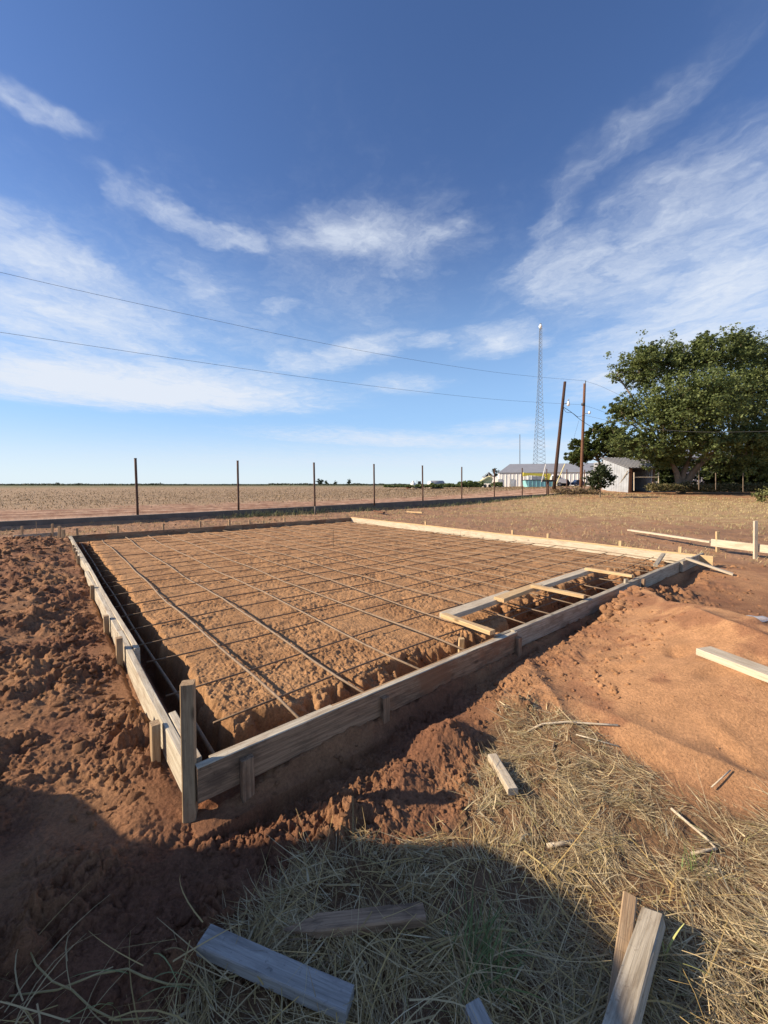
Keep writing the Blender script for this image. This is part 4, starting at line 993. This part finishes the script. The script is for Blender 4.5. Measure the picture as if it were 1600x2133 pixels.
# far trees on the horizon
for (px, py, r_, Y, lb_) in ((668, 1003, 7, 420, 'rounded far tree, largest on the horizon left of centre'), (679, 1006, 5, 410, 'low far bush touching the largest horizon tree'), (698, 1005, 4, 430, 'small far tree alone between two others on the horizon'), (727, 1003, 5, 420, 'far tree standing just right of the third post'), (1032, 981, 7, 150, 'tree top showing above the white barn with the open gable'), (120, 1008, 4, 500, 'tiny dark far bush at the left of the horizon'), (335, 1008, 3, 520, 'tiny far bush right of the nearest pipe post')):
    b_ = D(px, 1011 if Y > 200 else 1012, Y); b_[2] = 0 if Y > 200 else .7; s_ = Y / F; c_ = D(px, py, Y) - b_
    make_tree('far_tree', lb_, tuple(b_), [c_], [(c_, (r_ * s_, r_ * s_, r_ * s_ * .8)), (c_ * .7, (r_ * s_ * .8, r_ * s_, r_ * s_ * .6))], 700, r_ * s_ * .22, 60 + px, r_ * s_ * .06, twigs=8, group='trees on the far horizon' if Y > 200 else None, colA=(.035, .055, .03), colB=(.06, .08, .045))
def hedge_band(name, label, spans, Y, leaf, n, seed, colA, colB, cat='hedge'):
    rs = np.random.default_rng(seed); P = []
    for (x0, x1, yt, yb) in spans:
        a = D(x0, yb, Y); b = D(x1, yb, Y); h = (yb - yt) * Y / F; m = int(n * (x1 - x0) / sum(q[1] - q[0] for q in spans))
        k = rs.uniform(0, 1, m); q = a + (b - a) * k[:, None]; q[:, 1] += rs.normal(0, 3 * Y / 300, m)
        hh = h * np.clip(.65 + .9 * fbm(q[:, 0], q[:, 0] * 0, 6 / (b[0] - a[0]) * 1.0, 4, seed), .15, 1.15)
        q[:, 2] += hh * rs.uniform(0, 1, m); P.append(q)
    P = np.concatenate(P); V, Fq, C = leaf_faces(P, leaf, rs, .3, colA, colB)
    o = link(name, mesh_np(name, V, Fq, M_leaf, False, C)); tag(o, label, cat, kind='stuff')
hedge_band('far_scrub', 'thin line of far scrub along the horizon of the field', [(0, 340, 1006.5, 1011), (560, 640, 1006, 1010), (640, 860, 1007, 1010.5), (340, 560, 1008, 1011)], 380, .9, 7000, 71, (.05, .065, .04), (.09, .10, .06), 'scrub')
hedge_band('green_scrub', 'green weeds growing round the parked tanks and grain cart', [(800, 900, 1009, 1014), (895, 1000, 1005, 1014), (955, 1005, 999, 1013), (1025, 1045, 1003, 1013)], 110, .35, 9000, 72, (.06, .09, .03), (.13, .17, .06), 'scrub')
hedge_band('dry_brush', 'tangled dry brush at the foot of the utility poles and the shed', [(1150, 1245, 1011, 1028)], 41, .10, 2500, 73, (.17, .12, .07), (.38, .29, .17), 'brush')
hedge_band('weed_strip', 'weeds and brush along the foot of the shed and giant trunk', [(1350, 1420, 1002, 1022), (1425, 1600, 1000, 1024)], 41, .12, 7000, 74, (.06, .075, .03), (.24, .20, .10), 'weeds')

# ------------------------------------------------------------------ buildings
def corr_wall(bm, a, b, z0, z1a, z1b, pitch=.9, depth=.04, out=None):
    """sheet wall from a to b (xy) with trapezoid ribs, top height running z1a->z1b"""
    a = Vector((a[0], a[1], 0)); b = Vector((b[0], b[1], 0)); d = b - a; L = d.length; d.normalize(); nrm = Vector((d.y, -d.x, 0))
    if out is not None and nrm.dot(Vector(out)) < 0: nrm = -nrm
    n = max(2, int(L / pitch)); prev = None; s = L / n
    prof = [(0, 0), (.72, 0), (.80, 1), (.92, 1), (1.0, 0)]
    pts = []
    for i in range(n):
        for (q, h) in prof[:-1]: pts.append(((i + q) * s, h * depth))
    pts.append((L, 0)); vs = []
    for (q, h) in pts:
        p = a + d * q + nrm * h; zt = z1a + (z1b - z1a) * q / L
        vs.append((bm.verts.new((p.x, p.y, z0)), bm.verts.new((p.x, p.y, zt))))
    for (p, q) in zip(vs, vs[1:]): bm.faces.new((p[0], q[0], q[1], p[1]))
def quad_slab(bm, P4, th):
    P4 = [Vector(p) for p in P4]; n = (P4[1] - P4[0]).cross(P4[3] - P4[0]).normalized()
    if n.z < 0: n = -n
    A = [bm.verts.new(p) for p in P4]; B = [bm.verts.new(p - n * th) for p in P4]
    bm.faces.new(A); bm.faces.new(B[::-1])
    for i in range(4): bm.faces.new((A[i], B[i], B[(i + 1) % 4], A[(i + 1) % 4]))
    bmesh.ops.recalc_face_normals(bm, faces=bm.faces)
# long white warehouse
YW = 120.0; xa, xb = D(1040, 985, YW)[0], D(1300, 985, YW)[0]; z0 = TZ(xa, YW) - .3; ze = D(1040, 985, YW)[2]; zr = D(1065, 967, YW + 9)[2]
wh = empty('warehouse', ((xa + xb) / 2, YW, z0), 'long white metal warehouse with a grey roof behind the utility poles', 'building')
bm = bmesh.new(); corr_wall(bm, (xa, YW), (xb, YW), z0, ze, ze, 1.0, .09, (0, -1, 0)); bm_obj('wall', bm, M_white, wh)
bm = bmesh.new(); corr_wall(bm, (xa, YW), (xa, YW + 18), z0, ze, ze, 1.0, .09, (-1, 0, 0)); bm_obj('wall', bm, M_white, wh)
bm = bmesh.new(); quad_slab(bm, [(xa - .3, YW - .3, ze + .05), (xb, YW - .3, ze + .05), (xb, YW + 9, zr), (xa + 3.3, YW + 9, zr)], .15); bm_obj('roof', bm, M_roof, wh)
bm = bmesh.new(); quad_slab(bm, [(xa - .3, YW + 18, ze + .05), (xb, YW + 18, ze + .05), (xb, YW + 9, zr), (xa + 3.3, YW + 9, zr)], .15)
v_ = [bm.verts.new(p) for p in ((xa - .3, YW - .3, ze + .04), (xa + 3.3, YW + 9, zr - .01), (xa - .3, YW + 18, ze + .04))]; bm.faces.new(v_); bm_obj('roof', bm, M_roof, wh)
for px in (1067, 1042):
    a = D(px, 998, YW - .15); bm = bmesh.new(); add_box(bm, (a[0] - .55, YW - .2, z0), (a[0] + .55, YW - .12, a[2])); bm_obj('door', bm, M_sheet, wh)
def swing(root, corner, ang):          # turn a building about one of its corners so that its long wall faces the sun as in the photo
    v_ = Vector(corner) - root.location; v_.z = 0; r_ = Matrix.Rotation(ang, 3, 'Z') @ v_
    root.location += v_ - r_; root.rotation_euler = (0, 0, ang)
swing(wh, (xa, YW, 0), -.26)
# small white barn with open gable
YB = 128.0; xa, xb = D(1006, 1000, YB)[0], D(1041, 1000, YB)[0]; zt = D(1006, 993, YB)[2]; zp = D(1017, 983, YB)[2]; z0 = .4
br = empty('barn', ((xa + xb) / 2, YB, z0), 'small white barn with bare rafters showing in its dark open gable', 'building')
xm = D(1018, 990, YB)[0]
bm = bmesh.new(); add_box(bm, (xa, YB, z0), (xb, YB + 8, zt)); bm_obj('wall', bm, M_white, br)
bm = bmesh.new(); prism(bm, [(xa + .4, YB + .01, zt), (2 * xm - xa - .4, YB + .01, zt), (xm, YB + .01, zp - .3)], (0, 0, 0), (0, 7.5, 0)); bm_obj('gable_shade_fill', bm, M_dark, br)  # solid near-black fill stands for the shade inside the open gable
bm = bmesh.new(); quad_slab(bm, [(xa - .2, YB - .2, zt), (xa - .2, YB + 8, zt), (xm, YB + 8, zp), (xm, YB - .2, zp)], .12); bm_obj('roof', bm, M_roof, br)
bm = bmesh.new(); quad_slab(bm, [(2 * xm - xa, YB - .2, zt), (2 * xm - xa, YB + 8, zt), (xm, YB + 8, zp), (xm, YB - .2, zp)], .12); bm_obj('roof', bm, M_roof, br)
for k in (-1, 0, 1):
    bm = bmesh.new(); add_box(bm, (xm + k * 1.0 - .06, YB - .08, zt), (xm + k * 1.0 + .06, YB - .02, zt + (zp - zt) * (.95 - abs(k) * .35))); bm_obj('rafter', bm, M_white, br)
swing(br, (xa, YB, 0), -.22)
# tin shed
A_, B_, C_ = (26.9 + .1, 48.0), (26.95, 44.0), (29.3, 44.3); D_ = (29.5, 48.3)
zA, zB_ = D(1265, 954, 48)[2], D(1316, 975, 44)[2]; z0 = TZ(28, 44) - .15
sh = empty('tin_shed', (28.5, 46, z0), 'small tin lean-to shed with an open dark front beside the giant tree', 'shed')
bm = bmesh.new(); corr_wall(bm, (B_[0] - 0.35, B_[1]), (A_[0] - 1.1, A_[1]), z0, zB_, zA, .35, .03, (-1, 0, 0)); bm_obj('wall', bm, M_sheet, sh)
bm = bmesh.new(); corr_wall(bm, (A_[0] - 1.1, A_[1]), D_, z0, zA, zA, .35, .03, (0, 1, 0)); corr_wall(bm, D_, C_, z0, zA, zB_, .35, .03, (1, 0, 0)); bm_obj('wall', bm, M_sheet, sh)
bm = bmesh.new(); quad_slab(bm, [(B_[0] - .6, B_[1] - .35, zB_ + .02), (C_[0] + 1.0, C_[1] - .35, zB_ - .02), (D_[0] + .4, D_[1] + .2, zA + .02), (A_[0] - 1.3, A_[1] + .2, zA + .06)], .06); bm_obj('roof', bm, M_shaderoof, sh)
for k in range(11):
    t_ = k / 10; p = Vector((B_[0] - .6 + 3.9 * t_, B_[1] - .36, zB_ + .05)); q = Vector((A_[0] - 1.3 + 4.1 * t_, A_[1] + .2, zA + .09)); bm = bmesh.new(); add_tube(bm, [p, q], .028, 4); bm_obj('roof_seam', bm, M_roof, sh)
for (x_, w_) in ((B_[0] - .15, .28), (B_[0] + 2.4, .16)):
    bm = bmesh.new(); add_box(bm, (x_ - w_ / 2, B_[1] - .05, z0), (x_ + w_ / 2, B_[1] + .15, zB_ - .03)); bm_obj('post', bm, M_pole if w_ > .2 else M_bark, sh)
bm = bmesh.new(); add_tube(bm, [(B_[0] - .5, B_[1] - .1, zB_ - .3), (B_[0] - .55, B_[1] + 2.2, z0 + .2)], .05, 6); bm_obj('brace', bm, M_grey, sh)
# metal building behind the tree; walls take darker roof grey for the tree's shade
bb = empty('metal_building', (48, 62, .8), 'tall pale metal building hidden behind the giant tree', 'building')
bm = bmesh.new(); corr_wall(bm, (D(1345, 1000, 60)[0], 60), (75, 60), .3, 5.4, 5.4, .6, .05, (0, -1, 0)); bm_obj('wall', bm, M_roof, bb)
bm = bmesh.new(); corr_wall(bm, (D(1345, 1000, 60)[0], 60), (D(1345, 1000, 60)[0], 75), .3, 5.4, 5.4, .6, .05, (-1, 0, 0)); bm_obj('wall', bm, M_roof, bb)
x_ = D(1345, 1000, 60)[0]
bm = bmesh.new(); quad_slab(bm, [(x_ - .3, 59.7, 5.4), (75, 59.7, 5.4), (75, 68, 7.4), (x_ - .3, 68, 7.4)], .12); bm_obj('roof', bm, M_roof, bb)
# pipe gate
gt = empty('pipe_gate', tuple(D(1346, 1018, 42)), 'pale pipe rail between two posts before the open shed front', 'gate')
bm = bmesh.new(); add_tube(bm, [tuple(D(1321, 994, 42)), tuple(D(1372, 994, 42))], .04, 7); bm_obj('rail', bm, M_pale, gt)
for px in (1321, 1372): bm = bmesh.new(); add_tube(bm, [tuple(D(px, 1022, 42)), tuple(D(px, 984, 42))], .055, 7); bm_obj('post', bm, M_pale, gt)
for (px, a, b, lb_) in ((1456, 980, 1020, 'thin fence post right of the giant trunk'), (1548, 985, 1024, 'pale fence post near the right edge before the thicket'), (1491, 985, 1020, 'fence post half hidden in the dark thicket')):
    bm = bmesh.new(); add_tube(bm, [tuple(D(px, b, 38)), tuple(D(px, a, 38))], .036, 7); o = bm_obj('fence_post', bm, M_bark, None); tag(o, lb_, 'fence post', 'posts before the thicket')

# ------------------------------------------------------------------ towers, poles, wires
YT = 150.0; bT = D(1121, 1008, YT); topT = D(1126, 684, YT)
tw = empty('lattice_tower', (bT[0], bT[1], .5), 'tall slender lattice tower with a lamp at its top', 'tower')
s_ = YT / F; Hh = topT[2]; ws = [(0.3, 15.5), (.45, 12), (.62, 7.2), (.8, 4.6), (1.0, 3.2)]
def tw_c(z):
    t_ = z / Hh; hw = np.interp(t_, [0, .3, .5, .7, 1.0], [16, 11.5, 7.6, 4.6, 3.0]) * s_; cx = np.interp(t_, [0, 1], [bT[0], topT[0]])
    return [Vector((cx + hw * math.cos(a), YT + hw * math.sin(a), z)) for a in (R_(200), R_(330), R_(80))]
lv = np.linspace(0.3, Hh, 40)
for k in range(3):
    bm = bmesh.new(); add_tube(bm, [tw_c(z)[k] for z in lv], .055, 5); bm_obj('leg', bm, M_tower, tw)
bm = bmesh.new()
for i, (z1, z2) in enumerate(zip(lv, lv[1:])):
    a, b = tw_c(z1), tw_c(z2)
    for k in range(3):
        j = (k + 1) % 3
        add_tube(bm, [a[k], b[j]], .042, 4, False); add_tube(bm, [a[j], b[k]], .042, 4, False)
o = bm_obj('bracing', bm, M_tower, tw); o['kind'] = 'stuff'
bm = bmesh.new(); add_tube(bm, [(topT[0], YT, Hh - .2), (topT[0], YT, Hh + .5), (topT[0], YT, Hh + .9), (topT[0], YT, Hh + 1.5)], [.25, .62, .62, .2], 12); bm_obj('lamp', bm, M_lamp, tw, True)
bm = bmesh.new(); add_tube(bm, [(topT[0], YT, Hh + 1.5), (topT[0], YT, Hh + 1.75)], [.28, .28], 10); bm_obj('lamp_cap', bm, M_tower, tw, True)
a = D(1083, 1005, 260); b = D(1083, 905, 260); bm = bmesh.new(); add_tube(bm, [tuple(a), tuple(b)], [.30, .22], 6); o = bm_obj('radio_mast', bm, M_tower); tag(o, 'thin distant radio mast left of the lattice tower', 'mast')

def pole(label, pb, pt, Y, r, mat):
    b = D(*pb, Y); t = D(*pt, Y); b[2] -= .3
    root = empty('utility_pole', tuple(b), label, 'utility pole')
    bm = bmesh.new(); add_tube(bm, [tuple(b + (t - b) * q) for q in np.linspace(0, 1, 7)], [r * (1.15 - .35 * q) for q in np.linspace(0, 1, 7)], 12); bm_obj('shaft', bm, mat, root, True)
    return root, b, t
YP1, YP2 = 39.0, 43.0
p1, b1, t1 = pole('dark leaning utility pole with a lamp, left of the upright one', (1154, 1012), (1177, 795), YP1, .155, M_poledark)
a = D(1172, 843, YP1); l_ = D(1184, 841, YP1 - .1)
bm = bmesh.new(); add_tube(bm, [tuple(a), tuple((a + l_) / 2 + np.array([0, 0, .08])), tuple(l_)], .03, 6); bm_obj('lamp_arm', bm, M_chrome, p1)
bm = bmesh.new(); add_tube(bm, [tuple(l_ + np.array([0, 0, q])) for q in (.24, .18, .08, -.10, -.20)], [.05, .10, .12, .15, .09], 12); bm_obj('lamp', bm, M_lamp, p1, True)
bm = bmesh.new(); add_tube(bm, [tuple(l_ + np.array([0, 0, q])) for q in (.3, .42)], [.07, .05], 8); bm_obj('photocell', bm, M_chrome, p1, True)
p2, b2, t2 = pole('brown upright utility pole right of the leaning one', (1210, 1018), (1218, 799), YP2, .15, M_pole)
tp2 = D(1220, 793, YP2); bm = bmesh.new(); add_tube(bm, [tuple(D(1219, 802, YP2 - .15)), tuple(tp2)], .04, 6); bm_obj('insulator_pin', bm, M_wire, p2)
bm = bmesh.new(); a = D(1215, 842, YP2); add_tube(bm, [(a[0], a[1], a[2] - .12), (a[0], a[1], a[2] + .12)], .19, 12); bm_obj('band', bm, M_wire, p2, True)
a = D(1217, 862, YP2 - .2); b = D(1228, 860, YP2 - .3); bm = bmesh.new(); add_tube(bm, [tuple(a), tuple(b)], .03, 6); bm_obj('lamp_arm', bm, M_chrome, p2)
bm = bmesh.new(); add_tube(bm, [tuple(b + np.array([0, 0, q])) for q in (.18, .05, -.12)], [.07, .13, .08], 10); bm_obj('lamp', bm, M_lamp, p2, True)
def wire(label, pts, r=.009, name='power_line'):
    """pts: (px,py,Y) control points, drawn as a smooth hanging curve"""
    Q = [D(*p) for p in pts]; P3 = []
    for i in range(len(Q) - 1):
        for t_ in np.linspace(0, 1, 14, endpoint=(i == len(Q) - 2)):
            p0, p1_, p2_, p3 = Q[max(i - 1, 0)], Q[i], Q[i + 1], Q[min(i + 2, len(Q) - 1)]
            P3.append(tuple(.5 * ((2 * p1_) + (-p0 + p2_) * t_ + (2 * p0 - 5 * p1_ + 4 * p2_ - p3) * t_ ** 2 + (-p0 + 3 * p1_ - 3 * p2_ + p3) * t_ ** 3)))
    bm = bmesh.new(); add_tube(bm, P3, r, 5); o = bm_obj(name, bm, M_wire, None, True); tag(o, label, 'power line'); return o
def Yl(px, y0=21.0, x0=0, y1=43.0, x1=1218):  # depth along a straight line in plan between two photo columns
    a = np.array([(x0 - 800) / F * y0, y0]); b = np.array([(x1 - 800) / F * y1, y1]); m = (px - 800) / F; d = b - a
    t_ = (m * a[1] - a[0]) / (d[0] - m * d[1]); return a[1] + d[1] * t_
wire('upper power line crossing the sky from the left to the upright pole', [(px, py, Yl(px)) for px, py in ((-140, 532), (0, 567), (200, 613), (400, 657), (600, 700), (800, 739), (1000, 771), (1120, 785), (1219, 793))])
wire('lower power line crossing the sky from the left to the upright pole', [(px, py, Yl(px)) for px, py in ((-140, 672), (0, 692), (200, 722), (400, 752), (600, 781), (800, 807), (1000, 829), (1120, 838), (1213, 843))])
wire('thin line from the pole top down to the giant tree', [(1220, 794, 43), (1255, 806, 43), (1330, 842, 44)], .010)
wire('second line from the pole band down to the giant tree', [(1216, 844, 43), (1255, 857, 43), (1320, 886, 44)], .010)
wire('twisted cable sagging between the leaning pole and the tree', [(1174, 848, 39), (1192, 860, 40), (1213, 877, 42), (1250, 900, 45)], .025, 'cable')
wire('short slack cable looping between the two utility poles', [(1173, 846, 39), (1179, 858, 39.5), (1192, 860, 41), (1204, 868, 42), (1215, 865, 42.9)], .018, 'cable')
wire('service line running right across the front of the giant tree', [(1218, 865, 42.8), (1270, 877, 40), (1330, 890, 37), (1420, 898, 34), (1500, 900, 32), (1600, 898, 30), (1700, 893, 28)], .012)
wire('guy wire slanting down to the left of the upright pole', [(1206, 876, 42), (1195, 915, 43), (1180, 968, 46)], .010, 'guy_wire')

# ------------------------------------------------------------------ vehicles and farm gear
def wheel(root, c, r, w, axis=(0, 1, 0)):
    ax = Vector(axis).normalized(); c = Vector(c); bm = bmesh.new()
    add_tube(bm, [c - ax * w / 2, c - ax * w * .42, c + ax * w * .42, c + ax * w / 2], [r * .86, r, r, r * .86], 18); wl = bm_obj('wheel', bm, M_tyre, root, True)
    bm = bmesh.new(); add_tube(bm, [c - ax * (w / 2 + .02), c + ax * (w / 2 + .02)], [r * .5, r * .5], 12)
    hub = bpy.data.meshes.new('rim'); bm.to_mesh(hub); bm.free(); hub.transform(Matrix.Translation(-root.location)); hub.materials.append(M_chrome); link('rim', hub, wl)
# turquoise dump container
Yc = 82.0; a = D(1094, 1013, Yc); b = D(1156, 1000.5, Yc); zg = TZ(a[0], Yc)
cn = empty('dump_container', ((a[0] + b[0]) / 2, Yc + 1, zg), 'long turquoise open container parked beneath the yellow boom', 'container')
bm = bmesh.new(); z1, z2 = zg + .12, b[2]
prism(bm, [(a[0] + .5, Yc, z1), (b[0] - .3, Yc, z1), (b[0], Yc, z2), (a[0], Yc, z2)], (0, 0, 0), (0, 2.2, 0)); bm_obj('body', bm, M_teal, cn)
bm = bmesh.new(); add_box(bm, (a[0] - .05, Yc - .06, z2 - .02), (b[0] + .05, Yc + 2.26, z2 + .12)); bm_obj('rim', bm, M_dark, cn)
for k in range(7): x_ = a[0] + .7 + k * (b[0] - a[0] - 1.2) / 6; bm = bmesh.new(); add_box(bm, (x_ - .04, Yc - .06, z1 + .05), (x_ + .04, Yc + .01, z2 - .05)); bm_obj('stiffener', bm, M_teal, cn)
# bucket truck
Yk = 92.0
def X(px): return D(px, 1000, Yk)[0]
def Z(py): return D(1150, py, Yk)[2]
zg = TZ(X(1150), Yk)
tk = empty('boom_truck', (X(1145), Yk, zg), 'white truck carrying a folded bright yellow boom', 'truck')
bm = bmesh.new(); prism(bm, [(X(1156), Yk, Z(1006)), (X(1156), Yk, Z(992)), (X(1159), Yk, Z(988.5)), (X(1168), Yk, Z(989)), (X(1171), Yk, Z(996)), (X(1180), Yk, Z(998)), (X(1182), Yk, Z(1007))], (0, 0, 0), (0, 2.3, 0)); bmesh.ops.bevel(bm, geom=bm.edges[:], offset=.06, segments=2, affect='EDGES'); bm_obj('cab', bm, M_white, tk, False)
bm = bmesh.new(); prism(bm, [(X(1160), Yk - .03, Z(996)), (X(1161), Yk - .03, Z(991)), (X(1166), Yk - .03, Z(991)), (X(1168), Yk - .03, Z(996))], (0, 0, 0), (0, .02, 0)); bm_obj('window', bm, M_glass, tk)
bm = bmesh.new(); add_box(bm, (X(1100), Yk + .3, Z(1007)), (X(1158), Yk + 2.0, Z(1004))); bm_obj('chassis', bm, M_dark, tk)
bm = bmesh.new(); add_box(bm, (X(1108), Yk + .1, Z(1004)), (X(1132), Yk + 2.2, Z(992))); bm_obj('tool_body', bm, M_sheet, tk)
bm = bmesh.new(); prism(bm, [(X(1092), Yk + .8, Z(992)), (X(1093), Yk + .8, Z(984)), (X(1098), Yk + .8, Z(985)), (X(1150), Yk + .8, Z(986.5)), (X(1150), Yk + .8, Z(993)), (X(1106), Yk + .8, Z(990))], (0, 0, 0), (0, .7, 0)); bm_obj('boom', bm, M_yellow, tk)
bm = bmesh.new(); prism(bm, [(X(1137), Yk + .6, Z(1000)), (X(1143), Yk + .6, Z(987)), (X(1150), Yk + .6, Z(987)), (X(1147), Yk + .6, Z(1000))], (0, 0, 0), (0, 1.1, 0)); bm_obj('boom_pedestal', bm, M_yellow, tk)
for px in (1166, 1112, 1122): wheel(tk, (X(px), Yk + .1, zg + .5), .5, .3)
# dark drum behind the bonnet
bm = bmesh.new(); c = Vector((X(1189), Yk + 3, zg + .75)); add_tube(bm, [c - Vector((1.1, 0, 0)), c - Vector((.9, 0, 0)), c + Vector((.6, 0, 0)), c + Vector((1.1, 0, -.1))], [.5, .95, .95, .4], 14)
o = bm_obj('steel_drum_tank', bm, M_dark, None, True); tag(o, 'dark round tank standing just right of the white truck bonnet', 'tank')
# navy car
zg = TZ(X(1208), Yk); cr = empty('parked_car', (X(1209), Yk, zg), 'dark navy car parked behind the upright utility pole', 'car')
bm = bmesh.new(); prism(bm, [(X(1197), Yk, zg + .3), (X(1197), Yk, zg + .9), (X(1200), Yk, zg + 1.0), (X(1203), Yk, zg + 1.5), (X(1214), Yk, zg + 1.5), (X(1217), Yk, zg + 1.0), (X(1222), Yk, zg + .9), (X(1222), Yk, zg + .3)], (0, 0, 0), (0, 1.8, 0)); bmesh.ops.bevel(bm, geom=bm.edges[:], offset=.08, segments=2, affect='EDGES'); bm_obj('body', bm, M_navy, cr)
bm = bmesh.new(); prism(bm, [(X(1201.5), Yk - .02, zg + 1.02), (X(1203.8), Yk - .02, zg + 1.4), (X(1213), Yk - .02, zg + 1.4), (X(1215), Yk - .02, zg + 1.02)], (0, 0, 0), (0, .02, 0)); bm_obj('window', bm, M_glass, cr)
for px in (1201, 1218): wheel(cr, (X(px), Yk + .05, zg + .33), .33, .22)
# leaning pale poles
for (a_, b_, Y, lb_) in (((1137, 967), (1128, 1004), 80, 'white pole leaning beside the lattice tower foot'), ((1177, 966), (1157, 1013), 70, 'cream pole leaning right of the dark utility pole')):
    bm = bmesh.new(); add_tube(bm, [tuple(D(*b_, Y)), tuple(D(*a_, Y))], .07, 6); o = bm_obj('leaning_pole', bm, M_cream if Y == 70 else M_white); tag(o, lb_, 'pole')
# black beam on a post
bs = empty('beam_stand', tuple(D(1142, 1032, 38)), 'short black steel beam resting on a rusty stub post', 'stand')
bm = bmesh.new(); add_tube(bm, [tuple(D(1142, 1032, 38)), tuple(D(1142, 1003, 38))], .085, 8); bm_obj('post', bm, M_post, bs)
bm = bmesh.new(); p_, q_ = D(1129, 1002, 38), D(1156, 1000.5, 38); add_box(bm, (p_[0], 37.9, p_[2] - .06), (q_[0], 38.1, p_[2] + .08)); bm_obj('beam', bm, M_dark, bs)
# grain cart
Yg = 112.0
def X(px): return D(px, 1000, Yg)[0]
def Z(py): return D(1015, py, Yg)[2]
zg = TZ(X(1018), Yg); gc = empty('grain_cart', (X(1016), Yg, zg), 'pale yellow grain cart with a long sloping chute', 'grain cart')
bm = bmesh.new(); prism(bm, [(X(1007), Yg, Z(1007)), (X(1024), Yg, Z(1007)), (X(1027), Yg, Z(997)), (X(1023), Yg, Z(991)), (X(1005), Yg, Z(1000))], (0, 0, 0), (0, 2.6, 0)); bm_obj('hopper', bm, M_cream, gc)
bm = bmesh.new(); add_tube(bm, [(X(985), Yg - .1, Z(1010.5)), (X(990), Yg - .1, Z(1010)), (X(1018), Yg - .1, Z(994))], .28, 8); bm_obj('chute', bm, M_cream, gc, True)
for px in (1011, 1021): wheel(gc, (X(px), Yg + .1, zg + .45), .45, .35)
# tanks left
Ya = 115.0
def X(px): return D(px, 1000, Ya)[0]
zg = TZ(X(910), Ya)
t3 = empty('storage_tank', (X(909), Ya, zg), 'grey round-topped horizontal tank with a pale end, left of the sixth post', 'tank')
bm = bmesh.new(); add_tube(bm, [(X(898), Ya, zg + 1.15), (X(899), Ya + .1, zg + 1.15), (X(924), Ya + 2.2, zg + 1.15), (X(925.5), Ya + 2.3, zg + 1.1)], [.9, 1.15, 1.15, .8], 18); bm_obj('shell', bm, M_roof, t3, True)
bm = bmesh.new(); add_tube(bm, [(X(893.5), Ya - .3, zg + 1.1), (X(898.3), Ya - .05, zg + 1.12)], [1.0, 1.1], 18); bm_obj('end', bm, M_white, t3, True)
for px in (901, 919): bm = bmesh.new(); add_box(bm, (X(px) - .15, Ya - .6, zg - .1), (X(px) + .15, Ya + 2, zg + .35)); bm_obj('saddle', bm, M_dark, t3)
t4 = empty('farm_tank', (X(864), Ya, zg), 'white cone-topped tank standing left of the fifth post', 'tank')
bm = bmesh.new(); add_tube(bm, [(X(861), Ya, zg + q) for q in (0, 1.3, 1.65, 1.85, 2.05)], [.75, .8, .5, .2, .18], 16); bm_obj('shell', bm, M_white, t4, True)
bm = bmesh.new(); add_tube(bm, [(X(861), Ya, zg + q) for q in (2.05, 2.2)], [.25, .25], 10); bm_obj('lid', bm, M_white, t4, True)
tt = empty('tractor', (X(873), Ya, zg), 'dark farm tractor parked between the white tank and the fifth post', 'tractor')
bm = bmesh.new(); prism(bm, [(X(866), Ya, zg + .6), (X(866), Ya, zg + 1.2), (X(871), Ya, zg + 1.3), (X(871.5), Ya, zg + 2.1), (X(877), Ya, zg + 2.1), (X(878), Ya, zg + .6)], (0, 0, 0), (0, 1.3, 0)); bm_obj('body', bm, M_dark, tt)
wheel(tt, (X(876), Ya - .1, zg + .75), .75, .4); wheel(tt, (X(868), Ya - .1, zg + .45), .45, .3); wheel(tt, (X(876), Ya + 1.4, zg + .75), .75, .4); wheel(tt, (X(868), Ya + 1.4, zg + .45), .45, .3)
bm = bmesh.new(); add_tube(bm, [(X(869), Ya + .6, zg + 1.2), (X(869), Ya + .6, zg + 2.4)], .05, 6); bm_obj('exhaust', bm, M_dark, tt)
rr = empty('farm_roller', (X(852), Ya - 2, zg), 'low rusty implement on the track left of the white tank', 'implement')
bm = bmesh.new(); add_tube(bm, [(X(846), Ya - 2, zg + .35), (X(856), Ya - 2, zg + .45)], .35, 12); bm_obj('drum', bm, simple('red_rust', (.28, .10, .06), .8), rr, True)
bm = bmesh.new(); add_box(bm, (X(848), Ya - 2.3, zg + .7), (X(861), Ya - 1.6, zg + .85)); bm_obj('frame', bm, M_post, rr)

# ------------------------------------------------------------------ unseen van added left of and behind the camera, shaped to shade near ground
van = empty('shade_van', (-3.7, -1.2, 0), 'unseen dark van added left of the camera to shade the near dirt', 'van')
bm = bmesh.new(); x0, x1 = -4.7, -2.9
prof = [(-4.0, .38), (1.45, .38), (1.66, .5), (1.66, .80), (1.38, .99), (1.30, 1.69), (1.18, 1.77), (1.02, 1.86), (.80, 1.93), (-3.9, 1.97), (-4.05, 1.8)]
prism(bm, [(x1, y_, z_) for y_, z_ in prof], (0, 0, 0), (x0 - x1, 0, 0)); bm_obj('body', bm, M_navy, van)
bm = bmesh.new(); add_box(bm, (x1 - .005, -.6, 1.1), (x1 + .008, .9, 1.5)); bm_obj('window', bm, M_glass, van)
bm = bmesh.new(); add_box(bm, (x0 + .1, 1.64, .42), (x1 - .1, 1.74, .58)); bm_obj('bumper', bm, M_chrome, van)
for x_ in (x0 + .3, x1 - .3): bm = bmesh.new(); add_tube(bm, [(x_, 1.62, .7), (x_, 1.70, .7)], .09, 14); bm_obj('headlight', bm, M_lamp, van, True)
for y_ in (.75, -3.0):
    for x_ in (x0 + .12, x1 - .12): wheel(van, (x_, y_, .34), .34, .22, (1, 0, 0))
bpy.context.view_layer.update()
